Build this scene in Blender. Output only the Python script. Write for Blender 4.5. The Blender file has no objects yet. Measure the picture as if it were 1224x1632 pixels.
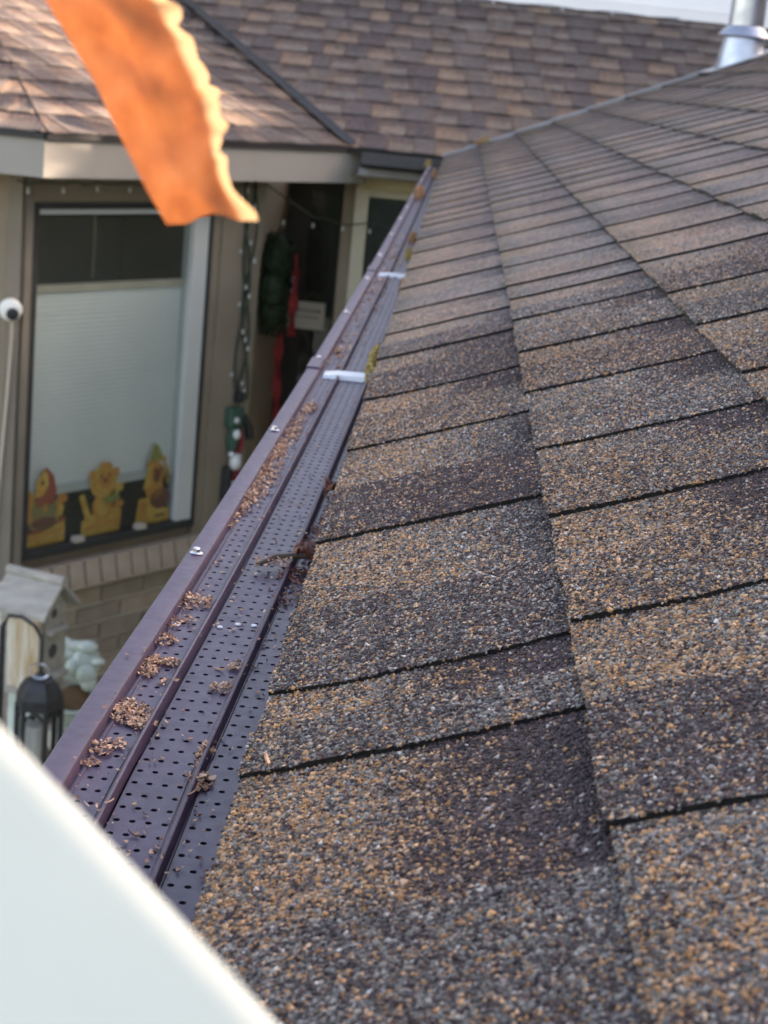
import bpy, math, random
import numpy as np
from mathutils import Vector, Matrix, noise
random.seed(7); rng = np.random.default_rng(7)
SC = bpy.context.scene; COL = SC.collection
R = math.radians

# ------------------------------------------------------------------ camera, sky, sun, exposure
CAM = np.array([.06, 0., .285]); FPX = 2550.
RIGHT = np.array([.99410424, .0502, .0961]); FWD = np.array([-.0236, .9646, -.2628])
FWD /= np.linalg.norm(FWD); RIGHT -= FWD*(RIGHT@FWD); RIGHT /= np.linalg.norm(RIGHT)
DOWN = np.cross(FWD, RIGHT)
cd = bpy.data.cameras.new('camera'); cam = bpy.data.objects.new('camera', cd); COL.objects.link(cam)
cam.matrix_world = Matrix(((RIGHT[0], -DOWN[0], -FWD[0], CAM[0]), (RIGHT[1], -DOWN[1], -FWD[1], CAM[1]),
                           (RIGHT[2], -DOWN[2], -FWD[2], CAM[2]), (0, 0, 0, 1)))
cd.sensor_fit = 'VERTICAL'; cd.sensor_height = 24; cd.lens = 24*FPX/1632; cd.clip_start = .01; cd.clip_end = 500
cd.dof.use_dof = True; cd.dof.focus_distance = .80; cd.dof.aperture_fstop = 14.5
SC.camera = cam
SUN_EL, SUN_AZ = R(23), R(70)
W = bpy.data.worlds.new('World'); SC.world = W; W.use_nodes = True
wn = W.node_tree.nodes; bg = wn['Background']; sky = wn.new('ShaderNodeTexSky')
sky.sky_type = 'NISHITA'; sky.sun_disc = False; sky.sun_elevation = SUN_EL; sky.sun_rotation = SUN_AZ
sky.air_density = 1.0; sky.dust_density = 2.0; sky.ozone_density = 1.0
W.node_tree.links.new(sky.outputs[0], bg.inputs[0]); bg.inputs[1].default_value = .15
sd = bpy.data.lights.new('sun', 'SUN'); sd.energy = 4.0; sd.angle = R(.53); sd.color = (1, .95, .87)
sun = bpy.data.objects.new('sun', sd); COL.objects.link(sun)
SDIR = Vector((math.sin(SUN_AZ)*math.cos(SUN_EL), math.cos(SUN_AZ)*math.cos(SUN_EL), math.sin(SUN_EL)))
sun.rotation_euler = SDIR.to_track_quat('Z', 'Y').to_euler(); sun.location = (8, 3, 6)
vs = SC.view_settings; vs.view_transform = 'Standard'; vs.look = 'None'; vs.gamma = 1; vs.use_curve_mapping = False
vs.exposure = 2.38
vs.use_white_balance = True; vs.white_balance_temperature = 8300; vs.white_balance_tint = 21

def proj(P):
    q = np.asarray(P, float) - CAM; d = q@FWD
    return 612 + FPX*(q@RIGHT)/d, 816 + FPX*(q@DOWN)/d, d

# ------------------------------------------------------------------ materials
def new_mat(name):
    m = bpy.data.materials.new(name); m.use_nodes = True
    nt = m.node_tree; return m, nt, nt.nodes, nt.links, nt.nodes['Principled BSDF']
def setc(p, **k):
    for a, v in k.items():
        p.inputs[a.replace('_', ' ')].default_value = v
def ramp(N, stops):
    r = N.new('ShaderNodeValToRGB'); e = r.color_ramp.elements
    while len(e) < len(stops): e.new(.5)
    for i, (p, c) in enumerate(stops): e[i].position = p; e[i].color = (*c, 1)
    return r
def plain(name, c1, c2=None, rough=.6, scale=8, bump=0, bscale=60, metal=0, detail=4, stretch=None, spec=.5):
    m, nt, N, L, P = new_mat(name); c2 = c2 or c1
    tc = N.new('ShaderNodeTexCoord'); mp = N.new('ShaderNodeMapping'); L.new(tc.outputs['Object'], mp.inputs[0])
    if stretch: mp.inputs['Scale'].default_value = stretch
    n = N.new('ShaderNodeTexNoise'); n.inputs['Scale'].default_value = scale; n.inputs['Detail'].default_value = detail
    L.new(mp.outputs[0], n.inputs[0]); r = ramp(N, [(.3, c1), (.7, c2)]); L.new(n.outputs[0], r.inputs[0])
    L.new(r.outputs[0], P.inputs['Base Color']); setc(P, Roughness=rough, Metallic=metal); P.inputs['Specular IOR Level'].default_value = spec
    if bump:
        n2 = N.new('ShaderNodeTexNoise'); n2.inputs['Scale'].default_value = bscale; n2.inputs['Detail'].default_value = 5
        L.new(mp.outputs[0], n2.inputs[0]); b = N.new('ShaderNodeBump'); b.inputs['Strength'].default_value = bump; b.inputs['Distance'].default_value = .01
        L.new(n2.outputs[0], b.inputs['Height']); L.new(b.outputs[0], P.inputs['Normal'])
    return m
def attr(N, name):
    a = N.new('ShaderNodeAttribute'); a.attribute_name = name; return a
def math_n(N, L, op, a, b=None):
    n = N.new('ShaderNodeMath'); n.operation = op
    for i, v in enumerate((a, b)):
        if v is None: continue
        if isinstance(v, (int, float)): n.inputs[i].default_value = v
        else: L.new(v, n.inputs[i])
    return n.outputs[0]

def shingle_mat():
    # coloured mineral granules: tan, grey-green and purple-black, mixed in the share stored on the shingle (tan_share, dark_share)
    m, nt, N, L, P = new_mat('mineral_granules')
    geo = N.new('ShaderNodeNewGeometry')
    v = N.new('ShaderNodeTexVoronoi'); v.inputs['Scale'].default_value = 640; L.new(geo.outputs['Position'], v.inputs['Vector'])
    sep = N.new('ShaderNodeSeparateColor'); L.new(v.outputs['Color'], sep.inputs[0])
    ig = attr(N, 'is_grain').outputs['Fac']; g1 = attr(N, 'grain_a').outputs['Fac']; g2 = attr(N, 'grain_b').outputs['Fac']
    def pick(a, b):
        mx = N.new('ShaderNodeMix'); mx.data_type = 'FLOAT'
        L.new(ig, mx.inputs[0]); L.new(a, mx.inputs[2]); L.new(b, mx.inputs[3]); return mx.outputs[0]
    r1 = pick(sep.outputs[0], g1); r2 = pick(sep.outputs[1], g2)
    nz = N.new('ShaderNodeTexNoise'); nz.inputs['Scale'].default_value = 75; nz.inputs['Detail'].default_value = 5; L.new(geo.outputs['Position'], nz.inputs['Vector'])
    nn = math_n(N, L, 'SUBTRACT', nz.outputs[0], .5)
    nt1 = math_n(N, L, 'MULTIPLY', nn, .50)
    t = math_n(N, L, 'ADD', attr(N, 'tan_share').outputs['Fac'], nt1)
    k = math_n(N, L, 'SUBTRACT', attr(N, 'dark_share').outputs['Fac'], nt1)
    is_t = math_n(N, L, 'LESS_THAN', r1, t)
    k2 = math_n(N, L, 'ADD', math_n(N, L, 'MAXIMUM', t, .0), k)
    is_k = math_n(N, L, 'LESS_THAN', r1, k2)
    tanr = ramp(N, [(0, (.26, .135, .062)), (.4, (.42, .222, .102)), (.8, (.57, .335, .18)), (1, (.62, .44, .31))]); L.new(r2, tanr.inputs[0])
    gry = ramp(N, [(0, (.06, .055, .054)), (.35, (.138, .130, .124)), (.8, (.245, .236, .220)), (.97, (.34, .33, .31)), (.985, (.62, .60, .57))]); L.new(r2, gry.inputs[0])
    drk = ramp(N, [(0, (.022, .014, .017)), (.55, (.060, .040, .044)), (.90, (.115, .080, .082)), (.96, (.20, .15, .14)), (.99, (.42, .40, .39))]); L.new(r2, drk.inputs[0])
    m1 = N.new('ShaderNodeMix'); m1.data_type = 'RGBA'; L.new(is_k, m1.inputs[0]); L.new(gry.outputs[0], m1.inputs[6]); L.new(drk.outputs[0], m1.inputs[7])
    m2 = N.new('ShaderNodeMix'); m2.data_type = 'RGBA'; L.new(is_t, m2.inputs[0]); L.new(m1.outputs[2], m2.inputs[6]); L.new(tanr.outputs[0], m2.inputs[7])
    grain_shade = N.new('ShaderNodeMapRange'); grain_shade.inputs[3].default_value = .74; grain_shade.inputs[4].default_value = 1.0; L.new(ig, grain_shade.inputs[0])  # flat areas darkened in colour for the shadow that modelled grains cast
    big = N.new('ShaderNodeTexNoise'); big.inputs['Scale'].default_value = 7; big.inputs['Detail'].default_value = 6; L.new(geo.outputs['Position'], big.inputs['Vector'])
    wea = N.new('ShaderNodeMapRange'); wea.inputs[1].default_value = .3; wea.inputs[2].default_value = .7; wea.inputs[3].default_value = .80; wea.inputs[4].default_value = 1.14; L.new(big.outputs[0], wea.inputs[0])
    hs_ = N.new('ShaderNodeHueSaturation'); L.new(math_n(N, L, 'MULTIPLY', grain_shade.outputs[0], wea.outputs[0]), hs_.inputs['Value']); L.new(m2.outputs[2], hs_.inputs['Color'])
    L.new(hs_.outputs[0], P.inputs['Base Color']); setc(P, Roughness=.72); P.inputs['Specular IOR Level'].default_value = .35
    b = N.new('ShaderNodeBump'); b.invert = True; b.inputs['Strength'].default_value = .9; b.inputs['Distance'].default_value = .0012
    L.new(v.outputs['Distance'], b.inputs['Height']); L.new(b.outputs[0], P.inputs['Normal'])
    return m
M = {}
M['granule'] = shingle_mat()
M['asphalt'] = plain('black_asphalt_edge', (.006, .006, .006), (.018, .016, .015), .9, 400, .6, 900)
M['deck'] = plain('roof_underlay', (.02, .02, .02), (.04, .035, .03), .9, 20)
def gutter_mat(name, base, rough):
    m, nt, N, L, P = new_mat(name)
    tc = N.new('ShaderNodeTexCoord'); n = N.new('ShaderNodeTexNoise'); n.inputs['Scale'].default_value = 22; n.inputs['Detail'].default_value = 12; n.inputs['Roughness'].default_value = .72
    L.new(tc.outputs['Object'], n.inputs[0])
    r = ramp(N, [(.30, tuple(c*.82 for c in base)), (.48, base), (.60, tuple(c*1.2 for c in base)), (.75, (base[0]*1.5+.03, base[1]*1.5+.028, base[2]*1.4+.02))]); L.new(n.outputs[0], r.inputs[0]); L.new(r.outputs[0], P.inputs['Base Color'])
    n2 = N.new('ShaderNodeTexNoise'); n2.inputs['Scale'].default_value = 140; n2.inputs['Detail'].default_value = 6; L.new(tc.outputs['Object'], n2.inputs[0])
    mr = N.new('ShaderNodeMapRange'); mr.inputs[3].default_value = rough-.1; mr.inputs[4].default_value = rough+.16; L.new(n2.outputs[0], mr.inputs[0]); L.new(mr.outputs[0], P.inputs['Roughness'])
    b = N.new('ShaderNodeBump'); b.inputs['Strength'].default_value = .12; b.inputs['Distance'].default_value = .004; L.new(n.outputs[0], b.inputs['Height']); L.new(b.outputs[0], P.inputs['Normal'])
    return m
M['gutter'] = gutter_mat('brown_painted_aluminium', (.046, .026, .052), .40)
M['trough'] = plain('trough_inside', (.02, .016, .016), (.05, .035, .025), .8, 40)
M['zinc'] = plain('zinc_plated', (.55, .56, .6), (.7, .7, .72), .28, 60, metal=1)
M['galv'] = plain('galvanised_sheet', (.30, .33, .38), (.45, .47, .51), .34, 14, .05, 20, metal=1)
M['drip'] = plain('grey_edge_metal', (.20, .205, .22), (.27, .275, .29), .5, 10)
M['strap'] = plain('sky_sheen_strap', (.55, .60, .68), (.66, .70, .76), .22, 20, spec=.8)  # pale blue stands in for sky reflected on the panel overlap
M['cream'] = plain('cream_paint', (.46, .42, .32), (.54, .50, .39), .5, 9, .1, 40)
M['ochre'] = plain('ochre_paint', (.34, .27, .14), (.42, .35, .2), .6, 12)
M['tanwall'] = plain('tan_stucco', (.225, .180, .130), (.275, .225, .165), .85, 5, .25, 120)
M['trimwall'] = plain('grey_brown_trim', (.17, .142, .108), (.21, .178, .138), .75, 6, .1, 60)
M['fascia'] = plain('grey_beige_fascia', (.26, .24, .21), (.30, .28, .245), .55, 4, .05, 30)
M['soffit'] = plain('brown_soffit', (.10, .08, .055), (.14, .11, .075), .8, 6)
M['white'] = plain('white_board', (.50, .545, .475), (.58, .625, .55), .55, 9, .05, 30)
M['siding'] = plain('pale_siding', (.80, .80, .78), (.85, .85, .83), .6, 3)
M['black'] = plain('black_metal', (.012, .012, .014), (.03, .03, .034), .45, 30)
M['blackgut'] = plain('black_gutter', (.012, .011, .012), (.025, .022, .024), .5, 10)
M['dark'] = plain('unlit_depth', (.06, .06, .057), (.10, .10, .095), .9, 3)  # dark colour stands in for unlit depth in the room and birdhouse holes
M['darkframe'] = plain('dark_rubber_seal', (.02, .022, .022), (.035, .037, .036), .6, 12)
M['vinyl'] = plain('grey_white_vinyl', (.50, .52, .50), (.56, .57, .55), .4, 5)
M['shade'] = plain('cellular_shade_cloth', (.70, .70, .68), (.77, .77, .75), .9, 3)
M['brick'] = plain('brown_brick', (.34, .26, .19), (.44, .35, .27), .9, 14, .4, 200)
M['brick2'] = plain('grey_brick', (.27, .215, .165), (.35, .285, .22), .9, 14, .4, 200)
M['mortar'] = plain('mortar', (.66, .61, .52), (.74, .69, .59), .95, 40, .4, 300)
M['door'] = plain('dark_door', (.016, .012, .012), (.035, .025, .022), .4, 6)
M['doorstile'] = plain('brown_door_stile', (.035, .024, .02), (.055, .038, .03), .5, 6)
M['paper'] = plain('sign_paper', (.80, .78, .68), (.85, .83, .73), .8, 5)
M['ink'] = plain('faded_ink', (.10, .10, .09), (.14, .14, .12), .8, 5)
M['wreath'] = plain('fir_needles', (.010, .022, .010), (.03, .055, .022), .7, 30)
M['ribbon'] = plain('red_ribbon', (.17, .008, .013), (.25, .014, .018), .5, 20)
M['silver'] = plain('silver_ball', (.5, .5, .55), (.6, .6, .62), .25, 5, metal=.6)
M['greenplastic'] = plain('dark_green_plastic', (.02, .07, .05), (.04, .11, .08), .4, 10)
M['wire'] = plain('green_wire', (.02, .035, .025), (.045, .06, .04), .6, 30)
M['bulb'] = plain('clear_bulb', (.42, .43, .43), (.5, .51, .5), .15, 5)
M['whiteplastic'] = plain('white_plastic', (.70, .71, .70), (.76, .77, .76), .3, 5)
M['camwhite'] = plain('camera_white', (.76, .76, .70), (.82, .82, .77), .35, 5)
M['cord'] = plain('beige_cord', (.42, .37, .30), (.5, .44, .36), .6, 9)
M['yellow'] = plain('yellow_card', (.62, .27, .03), (.80, .50, .10), .6, 22)
M['orange'] = plain('orange_card', (.62, .20, .03), (.72, .32, .05), .6, 14)
M['red'] = plain('red_card', (.38, .04, .025), (.46, .08, .03), .6, 14)
M['olive'] = plain('olive_card', (.22, .17, .05), (.32, .25, .08), .6, 14)
M['maroon'] = plain('maroon_card', (.16, .03, .02), (.24, .06, .03), .6, 14)
M['leafgreen'] = plain('green_card', (.26, .26, .06), (.34, .32, .08), .6, 14)
M['oldwood'] = plain('weathered_grey_wood', (.30, .275, .24), (.44, .41, .36), .85, 7, .5, 50, stretch=(1, 6, 6))
M['palewood'] = plain('peeling_painted_wood', (.40, .25, .11), (.66, .63, .53), .8, 7, .4, 40, stretch=(5, 5, .9), detail=6)
M['bark'] = plain('bark', (.07, .05, .04), (.13, .10, .08), .9, 20, .6, 60)
M['ceramic'] = plain('pale_green_ceramic', (.40, .48, .43), (.60, .66, .60), .25, 12)
M['soil'] = plain('dry_soil', (.10, .055, .03), (.2, .11, .05), .95, 60)
M['stone'] = plain('pale_stone', (.40, .39, .35), (.52, .51, .46), .8, 12, .3, 80)
M['ground'] = plain('garden_ground', (.24, .235, .16), (.40, .375, .29), .95, 3, .5, 30, detail=9)
M['gravel'] = plain('bed_gravel', (.16, .15, .13), (.26, .25, .21), .9, 30, .5, 90)
M['blocker'] = plain('blocker_siding', (.32, .30, .27), (.37, .35, .31), .7, 4)

def glass_mat():
    m, nt, N, L, P = new_mat('window_glass'); out = N['Material Output']
    tr = N.new('ShaderNodeBsdfTransparent'); tr.inputs[0].default_value = (.88, .91, .9, 1)
    gl = N.new('ShaderNodeBsdfGlossy'); gl.inputs['Roughness'].default_value = .02
    lw = N.new('ShaderNodeLayerWeight'); lw.inputs[0].default_value = .5; pw = N.new('ShaderNodeMath'); pw.operation = 'POWER'; L.new(lw.outputs['Facing'], pw.inputs[0]); pw.inputs[1].default_value = 4.0
    fr = N.new('ShaderNodeMapRange'); fr.inputs[3].default_value = .06; fr.inputs[4].default_value = .8; L.new(pw.outputs[0], fr.inputs[0])
    mx = N.new('ShaderNodeMixShader'); L.new(fr.outputs[0], mx.inputs[0]); L.new(tr.outputs[0], mx.inputs[1]); L.new(gl.outputs[0], mx.inputs[2]); L.new(mx.outputs[0], out.inputs[0])
    return m
M['glass'] = glass_mat()
def attr_mat(name, stops, rough=.8, transl=0):
    m, nt, N, L, P = new_mat(name); a = attr(N, 'grain_a'); r = ramp(N, stops); L.new(a.outputs['Fac'], r.inputs[0])
    L.new(r.outputs[0], P.inputs['Base Color']); setc(P, Roughness=rough)
    if transl:
        t = N.new('ShaderNodeBsdfTranslucent'); L.new(r.outputs[0], t.inputs[0]); mx = N.new('ShaderNodeMixShader'); mx.inputs[0].default_value = transl
        L.new(P.outputs[0], mx.inputs[1]); L.new(t.outputs[0], mx.inputs[2]); L.new(mx.outputs[0], N['Material Output'].inputs[0])
    return m
M['husk'] = attr_mat('seed_husks', [(0, (.07, .035, .028)), (.2, (.25, .125, .08)), (.6, (.46, .26, .16)), (1, (.62, .41, .29))])
M['moss'] = attr_mat('dry_moss', [(0, (.09, .055, .015)), (.35, (.28, .19, .05)), (.8, (.46, .33, .10)), (1, (.56, .42, .18))], .9)
M['rustmoss'] = attr_mat('rusty_moss', [(0, (.07, .03, .012)), (.4, (.26, .12, .04)), (.8, (.42, .2, .08)), (1, (.5, .28, .14))], .9)
M['brownleaf'] = attr_mat('brown_leaf', [(0, (.05, .018, .018)), (.45, (.15, .05, .042)), (.8, (.26, .10, .07)), (1, (.42, .25, .16))], .6, .2)
M['treeleaf'] = attr_mat('autumn_leaf_tree', [(0, (.06, .04, .02)), (1, (.2, .1, .04))], .7, .2)
M['whitegrain'] = plain('white_specks', (.6, .6, .62), (.75, .75, .78), .6, 50)

# ------------------------------------------------------------------ mesh builder
class MB:
    def __init__(s): s.v = []; s.f = []; s.m = []; s.att = {}
    def add(s, vs, fs, mat=0):
        o = len(s.v); s.v += [tuple(p) for p in vs]; s.f += [tuple(i+o for i in f) for f in fs]; s.m += [mat]*len(fs); return o
    def box(s, c, size, rot=None, mat=0):
        x, y, z = (k/2 for k in size); vs = [Vector((a*x, b*y, d*z)) for a in (-1, 1) for b in (-1, 1) for d in (-1, 1)]
        if rot is not None: vs = [rot@p for p in vs]
        c = Vector(c); s.add([p+c for p in vs], [(0, 1, 3, 2), (4, 6, 7, 5), (0, 4, 5, 1), (2, 3, 7, 6), (0, 2, 6, 4), (1, 5, 7, 3)], mat)
    def tube(s, pts, r, n=8, mat=0):
        pts = [Vector(p) for p in pts]; rs = r if isinstance(r, (list, tuple)) else [r]*len(pts); vs = []
        for i, p in enumerate(pts):
            d = (pts[min(i+1, len(pts)-1)]-pts[max(i-1, 0)]).normalized()
            u = d.cross(Vector((0, 0, 1)) if abs(d.z) < .9 else Vector((1, 0, 0))).normalized(); w = d.cross(u)
            vs += [p+(u*math.cos(2*math.pi*k/n)+w*math.sin(2*math.pi*k/n))*rs[i] for k in range(n)]
        fs = [(i*n+k, i*n+(k+1) % n, (i+1)*n+(k+1) % n, (i+1)*n+k) for i in range(len(pts)-1) for k in range(n)]
        fs += [tuple(range(n))[::-1], tuple((len(pts)-1)*n+k for k in range(n))]; s.add(vs, fs, mat)
    def lathe(s, base, prof, n=20, mat=0, axis=None, caps=True):
        q = Vector((0, 0, 1)).rotation_difference(Vector(axis).normalized()) if axis is not None else None; vs = []
        for r, z in prof:
            for k in range(n):
                p = Vector((r*math.cos(2*math.pi*k/n), r*math.sin(2*math.pi*k/n), z)); vs.append((q@p if q else p)+Vector(base))
        fs = [(i*n+k, i*n+(k+1) % n, (i+1)*n+(k+1) % n, (i+1)*n+k) for i in range(len(prof)-1) for k in range(n)]
        if caps: fs += [tuple(range(n))[::-1], tuple((len(prof)-1)*n+k for k in range(n))]
        s.add(vs, fs, mat)
    def ball(s, c, r, n=10, mat=0, sc=(1, 1, 1)):
        k = 6; prof = [(math.sin(math.pi*i/k)*r+1e-5, -math.cos(math.pi*i/k)*r) for i in range(k+1)]
        o = len(s.v); s.lathe((0, 0, 0), prof, n, mat); c = Vector(c)
        for i in range(o, len(s.v)): p = s.v[i]; s.v[i] = (p[0]*sc[0]+c[0], p[1]*sc[1]+c[1], p[2]*sc[2]+c[2])
    def prism(s, poly, fr, d0, d1, mat=0):      # fr(a, b, depth) -> world
        n = len(poly); vs = [fr(a, b, d0) for a, b in poly]+[fr(a, b, d1) for a, b in poly]
        s.add(vs, [tuple(range(n)), tuple(range(2*n-1, n-1, -1))]+[(i, i+n, (i+1) % n+n, (i+1) % n) for i in range(n)], mat)
    def mesh(s, name):
        me = bpy.data.meshes.new(name); me.from_pydata(s.v, [], s.f); me.polygons.foreach_set('material_index', s.m)
        for k, vals in s.att.items():
            a = me.attributes.new(k, 'FLOAT', 'POINT'); a.data.foreach_set('value', np.asarray(vals, 'f'))
        me.update(); return me
    def build(s, name, mats, parent=None, smooth=False, bevel=0, loc=None):
        me = s.mesh(name); o = link(name, me, mats, parent, loc)
        if smooth: me.polygons.foreach_set('use_smooth', [True]*len(me.polygons)); me.set_sharp_from_angle(angle=R(40))
        if bevel:
            b = o.modifiers.new('bevel', 'BEVEL'); b.width = bevel; b.segments = 2; b.limit_method = 'ANGLE'
        return o
def link(name, me, mats=None, parent=None, loc=None):
    o = bpy.data.objects.new(name, me); COL.objects.link(o)
    if mats is not None and not me.materials:
        for m in (mats if isinstance(mats, list) else [mats]): me.materials.append(m)
    if loc is not None: o.location = loc
    if parent is not None: attach(o, parent)
    return o
def attach(o, parent):
    o.parent = parent
    if parent.type == 'EMPTY' or parent.location.length > 0: o.matrix_parent_inverse = Matrix.Translation(-parent.location)
def tag(o, label=None, cat=None, group=None, kind=None):
    for k, v in (('label', label), ('category', cat), ('group', group), ('kind', kind)):
        if v: o[k] = v
    return o
def thing(name, label, cat, loc=(0, 0, 0), group=None):
    o = bpy.data.objects.new(name, None); COL.objects.link(o); o.location = loc; o.empty_display_size = .1
    return tag(o, label, cat, group)
GZ = -2.7

# ------------------------------------------------------------------ ground
g = MB(); g.add([(-150, -150, GZ), (150, -150, GZ), (150, 150, GZ), (-150, 150, GZ)], [(0, 1, 2, 3)])
tag(g.build('ground', M['ground']), kind='structure', label='bare garden ground below the bay window')

# ------------------------------------------------------------------ shingles
E_ = .143; SL = .43; AL = math.atan(SL); CA, SA = math.cos(AL), math.sin(AL)
OCT = np.array([(1, 0, 0), (0, 1, 0), (-1, 0, 0), (0, -1, 0), (0, 0, 1), (0, 0, -1)], float)
OCF = np.array([(0, 1, 4), (1, 2, 4), (2, 3, 4), (3, 0, 4), (1, 0, 5), (2, 1, 5), (3, 2, 5), (0, 3, 5)])
GREX = .0038
def shingle_mesh(fr, a0, at, a1, s0, tone, seed, grid=(5, 5), skew=0., clamp=None, grains=False, sign=1, e=E_):
    """one laminated shingle: a thick tab (a0..at) and the thin strip beside it (at..a1); fr(a, s, n) -> world"""
    tT, kT, tG, kG, f1, f2 = tone; V = []; F = []; MI = []; T = []; K = []
    ns, na = grid; fmax = 1.09; raised = .0024
    def wob(x, y, sc, am): return am*noise.noise(Vector((x*sc+seed*3.1, y*sc, seed*1.7)))
    bow = .011*(abs(noise.noise(Vector((seed*5.3, a0, 2))))*1.6-.05)
    def edge_a(a, f): return a*(1-skew*f)+wob(f, a, 3.0, .003)+wob(f*9, a, 3.0, .0009)-(bow*4*f*(1-f)*max(0, 1-(a-a0)/(at-a0+1e-6)) if a < at else 0)
    def butt(a): return s0+wob(a, 5, 14, .0016)+wob(a, 9, 70, .0006)
    def pt(a, f, lift):
        s = butt(a)+f*e; n = GREX*(1-f)+lift+wob(a, f*e, 9, .0007)
        if clamp: a = clamp(a, s)
        return fr(a, s, n)
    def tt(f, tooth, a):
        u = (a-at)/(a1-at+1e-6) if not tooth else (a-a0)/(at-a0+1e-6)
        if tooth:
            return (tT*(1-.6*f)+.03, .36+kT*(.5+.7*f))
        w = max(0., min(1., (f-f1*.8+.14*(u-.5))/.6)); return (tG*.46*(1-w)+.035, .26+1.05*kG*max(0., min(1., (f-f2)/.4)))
    for tooth, b0, b1, lift in ((True, a0, at, raised), (False, at, a1+.014, 0.)):
        o = len(V)
        for j in range(ns+1):
            f = fmax*j/ns
            for i in range(na+1):
                a = edge_a(b0, f)+(edge_a(b1, f)-edge_a(b0, f))*i/na
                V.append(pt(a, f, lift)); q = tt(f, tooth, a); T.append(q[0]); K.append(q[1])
        for j in range(ns):
            for i in range(na):
                k = o+j*(na+1)+i; F.append((k, k+1, k+na+2, k+na+1)); MI.append(0)
        # butt edge down, near/far side edges down
        def skirt(idx, drop, mi=1):
            o2 = len(V)
            for ii, fa in idx:
                p = Vector(V[ii]); V.append(tuple(p+Vector(fr(0, 0, -drop))-Vector(fr(0, 0, 0)))); T.append(0); K.append(1)
            for q in range(len(idx)-1):
                F.append((idx[q][0], o2+q, o2+q+1, idx[q+1][0])); MI.append(mi)
        skirt([(o+i, 0) for i in range(na+1)], .0075 if tooth else .0055)
        skirt([(o+j*(na+1), 0) for j in range(ns+1)], .0045 if tooth else .003)
        if tooth: skirt([(o+j*(na+1)+na, 0) for j in range(ns+1)], .0036)
    V = np.array(V, float); n0 = len(V); nF = len(F)
    fl = np.array([q for f in F for q in f]); st = np.cumsum([0]+[len(f) for f in F])[:-1]; tot = [len(f) for f in F]
    G1 = np.zeros(n0); G2 = np.zeros(n0); IG = np.zeros(n0); T = np.array(T, float); K = np.array(K, float); MI = np.array(MI)
    if grains:
        sp = .00150; pos = []; tn = []; kn = []
        ntx = int((a1-a0)/sp); nty = int(e*1.02/sp)
        for i in range(ntx):
            for j in range(nty):
                a = a0+(i+random.random()*1.3-.15)*sp; f = (j+random.random()*1.3-.15)*sp/e
                if f < -.004: continue
                aa = edge_a(a, f); tooth = aa < edge_a(at, f)
                pos.append(pt(aa, max(f, 0), (raised if tooth else 0.)-.0001+random.random()*.0004)); q = tt(f, tooth, a); tn.append(q[0]); kn.append(q[1])
        # rough rim: extra grains along the exposed edges
        for (ea, lift, cnt) in ((a0, raised, 45),):
            for i in range(cnt):
                f = random.random(); q = tt(f, True, ea); pos.append(pt(edge_a(ea, f)+random.uniform(-.0006, .0006), f, lift-random.random()*.0005)); tn.append(q[0]); kn.append(q[1])
        pos = np.array(pos); x, y, d = [], [], []
        q = pos-CAM; d = q@FWD; x = 612+FPX*(q@RIGHT)/d; y = 816+FPX*(q@DOWN)/d
        fade = 1.0-np.clip((pos[:, 1]-1.25)/.45, 0, 1)
        ok = (d > .1) & (x > -60) & (x < 1290) & (y > -60) & (y < 1700) & (rng.random(len(pos)) < fade)
        pos = pos[ok]; n = len(pos)
        if n:
            tn = np.array(tn)[ok]; kn = np.array(kn)[ok]
            r = np.clip(rng.normal(.00084, .00027, n), .00038, .0017)
            sc = np.stack([r*rng.uniform(.75, 1.35, n), r*rng.uniform(.75, 1.35, n), r*rng.uniform(.55, .95, n)], 1)
            base = OCT[None]*(1+rng.uniform(-.3, .3, (n, 6, 3))) + rng.uniform(-.25, .25, (n, 6, 3))
            base = base*sc[:, None]; th = rng.uniform(0, 2*math.pi, n); c, s_ = np.cos(th), np.sin(th)
            bx = base[..., 0]*c[:, None]-base[..., 1]*s_[:, None]; by = base[..., 0]*s_[:, None]+base[..., 1]*c[:, None]; bz = base[..., 2]
            tl = rng.normal(0, .35, n); c, s_ = np.cos(tl)[:, None], np.sin(tl)[:, None]
            bx, bz = bx*c-bz*s_, bx*s_+bz*c
            o0 = Vector(fr(0, 0, 0)); ax = np.array([Vector(fr(*k))-o0 for k in ((1, 0, 0), (0, 1, 0), (0, 0, 1))])
            gv = pos[:, None]+bx[..., None]*ax[0]+by[..., None]*ax[1]+bz[..., None]*ax[2]
            gf = (OCF[None]+(np.arange(n)*6)[:, None, None]+n0).reshape(-1)
            if sign < 0: gf = gf.reshape(-1, 3)[:, ::-1].reshape(-1)
            V = np.concatenate([V, gv.reshape(-1, 3)]); fl = np.concatenate([fl, gf]); st = np.concatenate([st, st[-1]+4+3*np.arange(n*8)])
            tot = np.concatenate([tot, np.full(n*8, 3)]); MI = np.concatenate([MI, np.zeros(n*8, int)])
            G1 = np.concatenate([G1, np.repeat(rng.random(n), 6)]); G2 = np.concatenate([G2, np.repeat(rng.random(n), 6)]); IG = np.concatenate([IG, np.ones(n*6)])
            T = np.concatenate([T, np.repeat(tn, 6)]); K = np.concatenate([K, np.repeat(kn, 6)])
    return dict(V=V, fl=fl, st=np.asarray(st), tot=np.asarray(tot), MI=MI, G1=G1, G2=G2, IG=IG, T=T, K=K)
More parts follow.
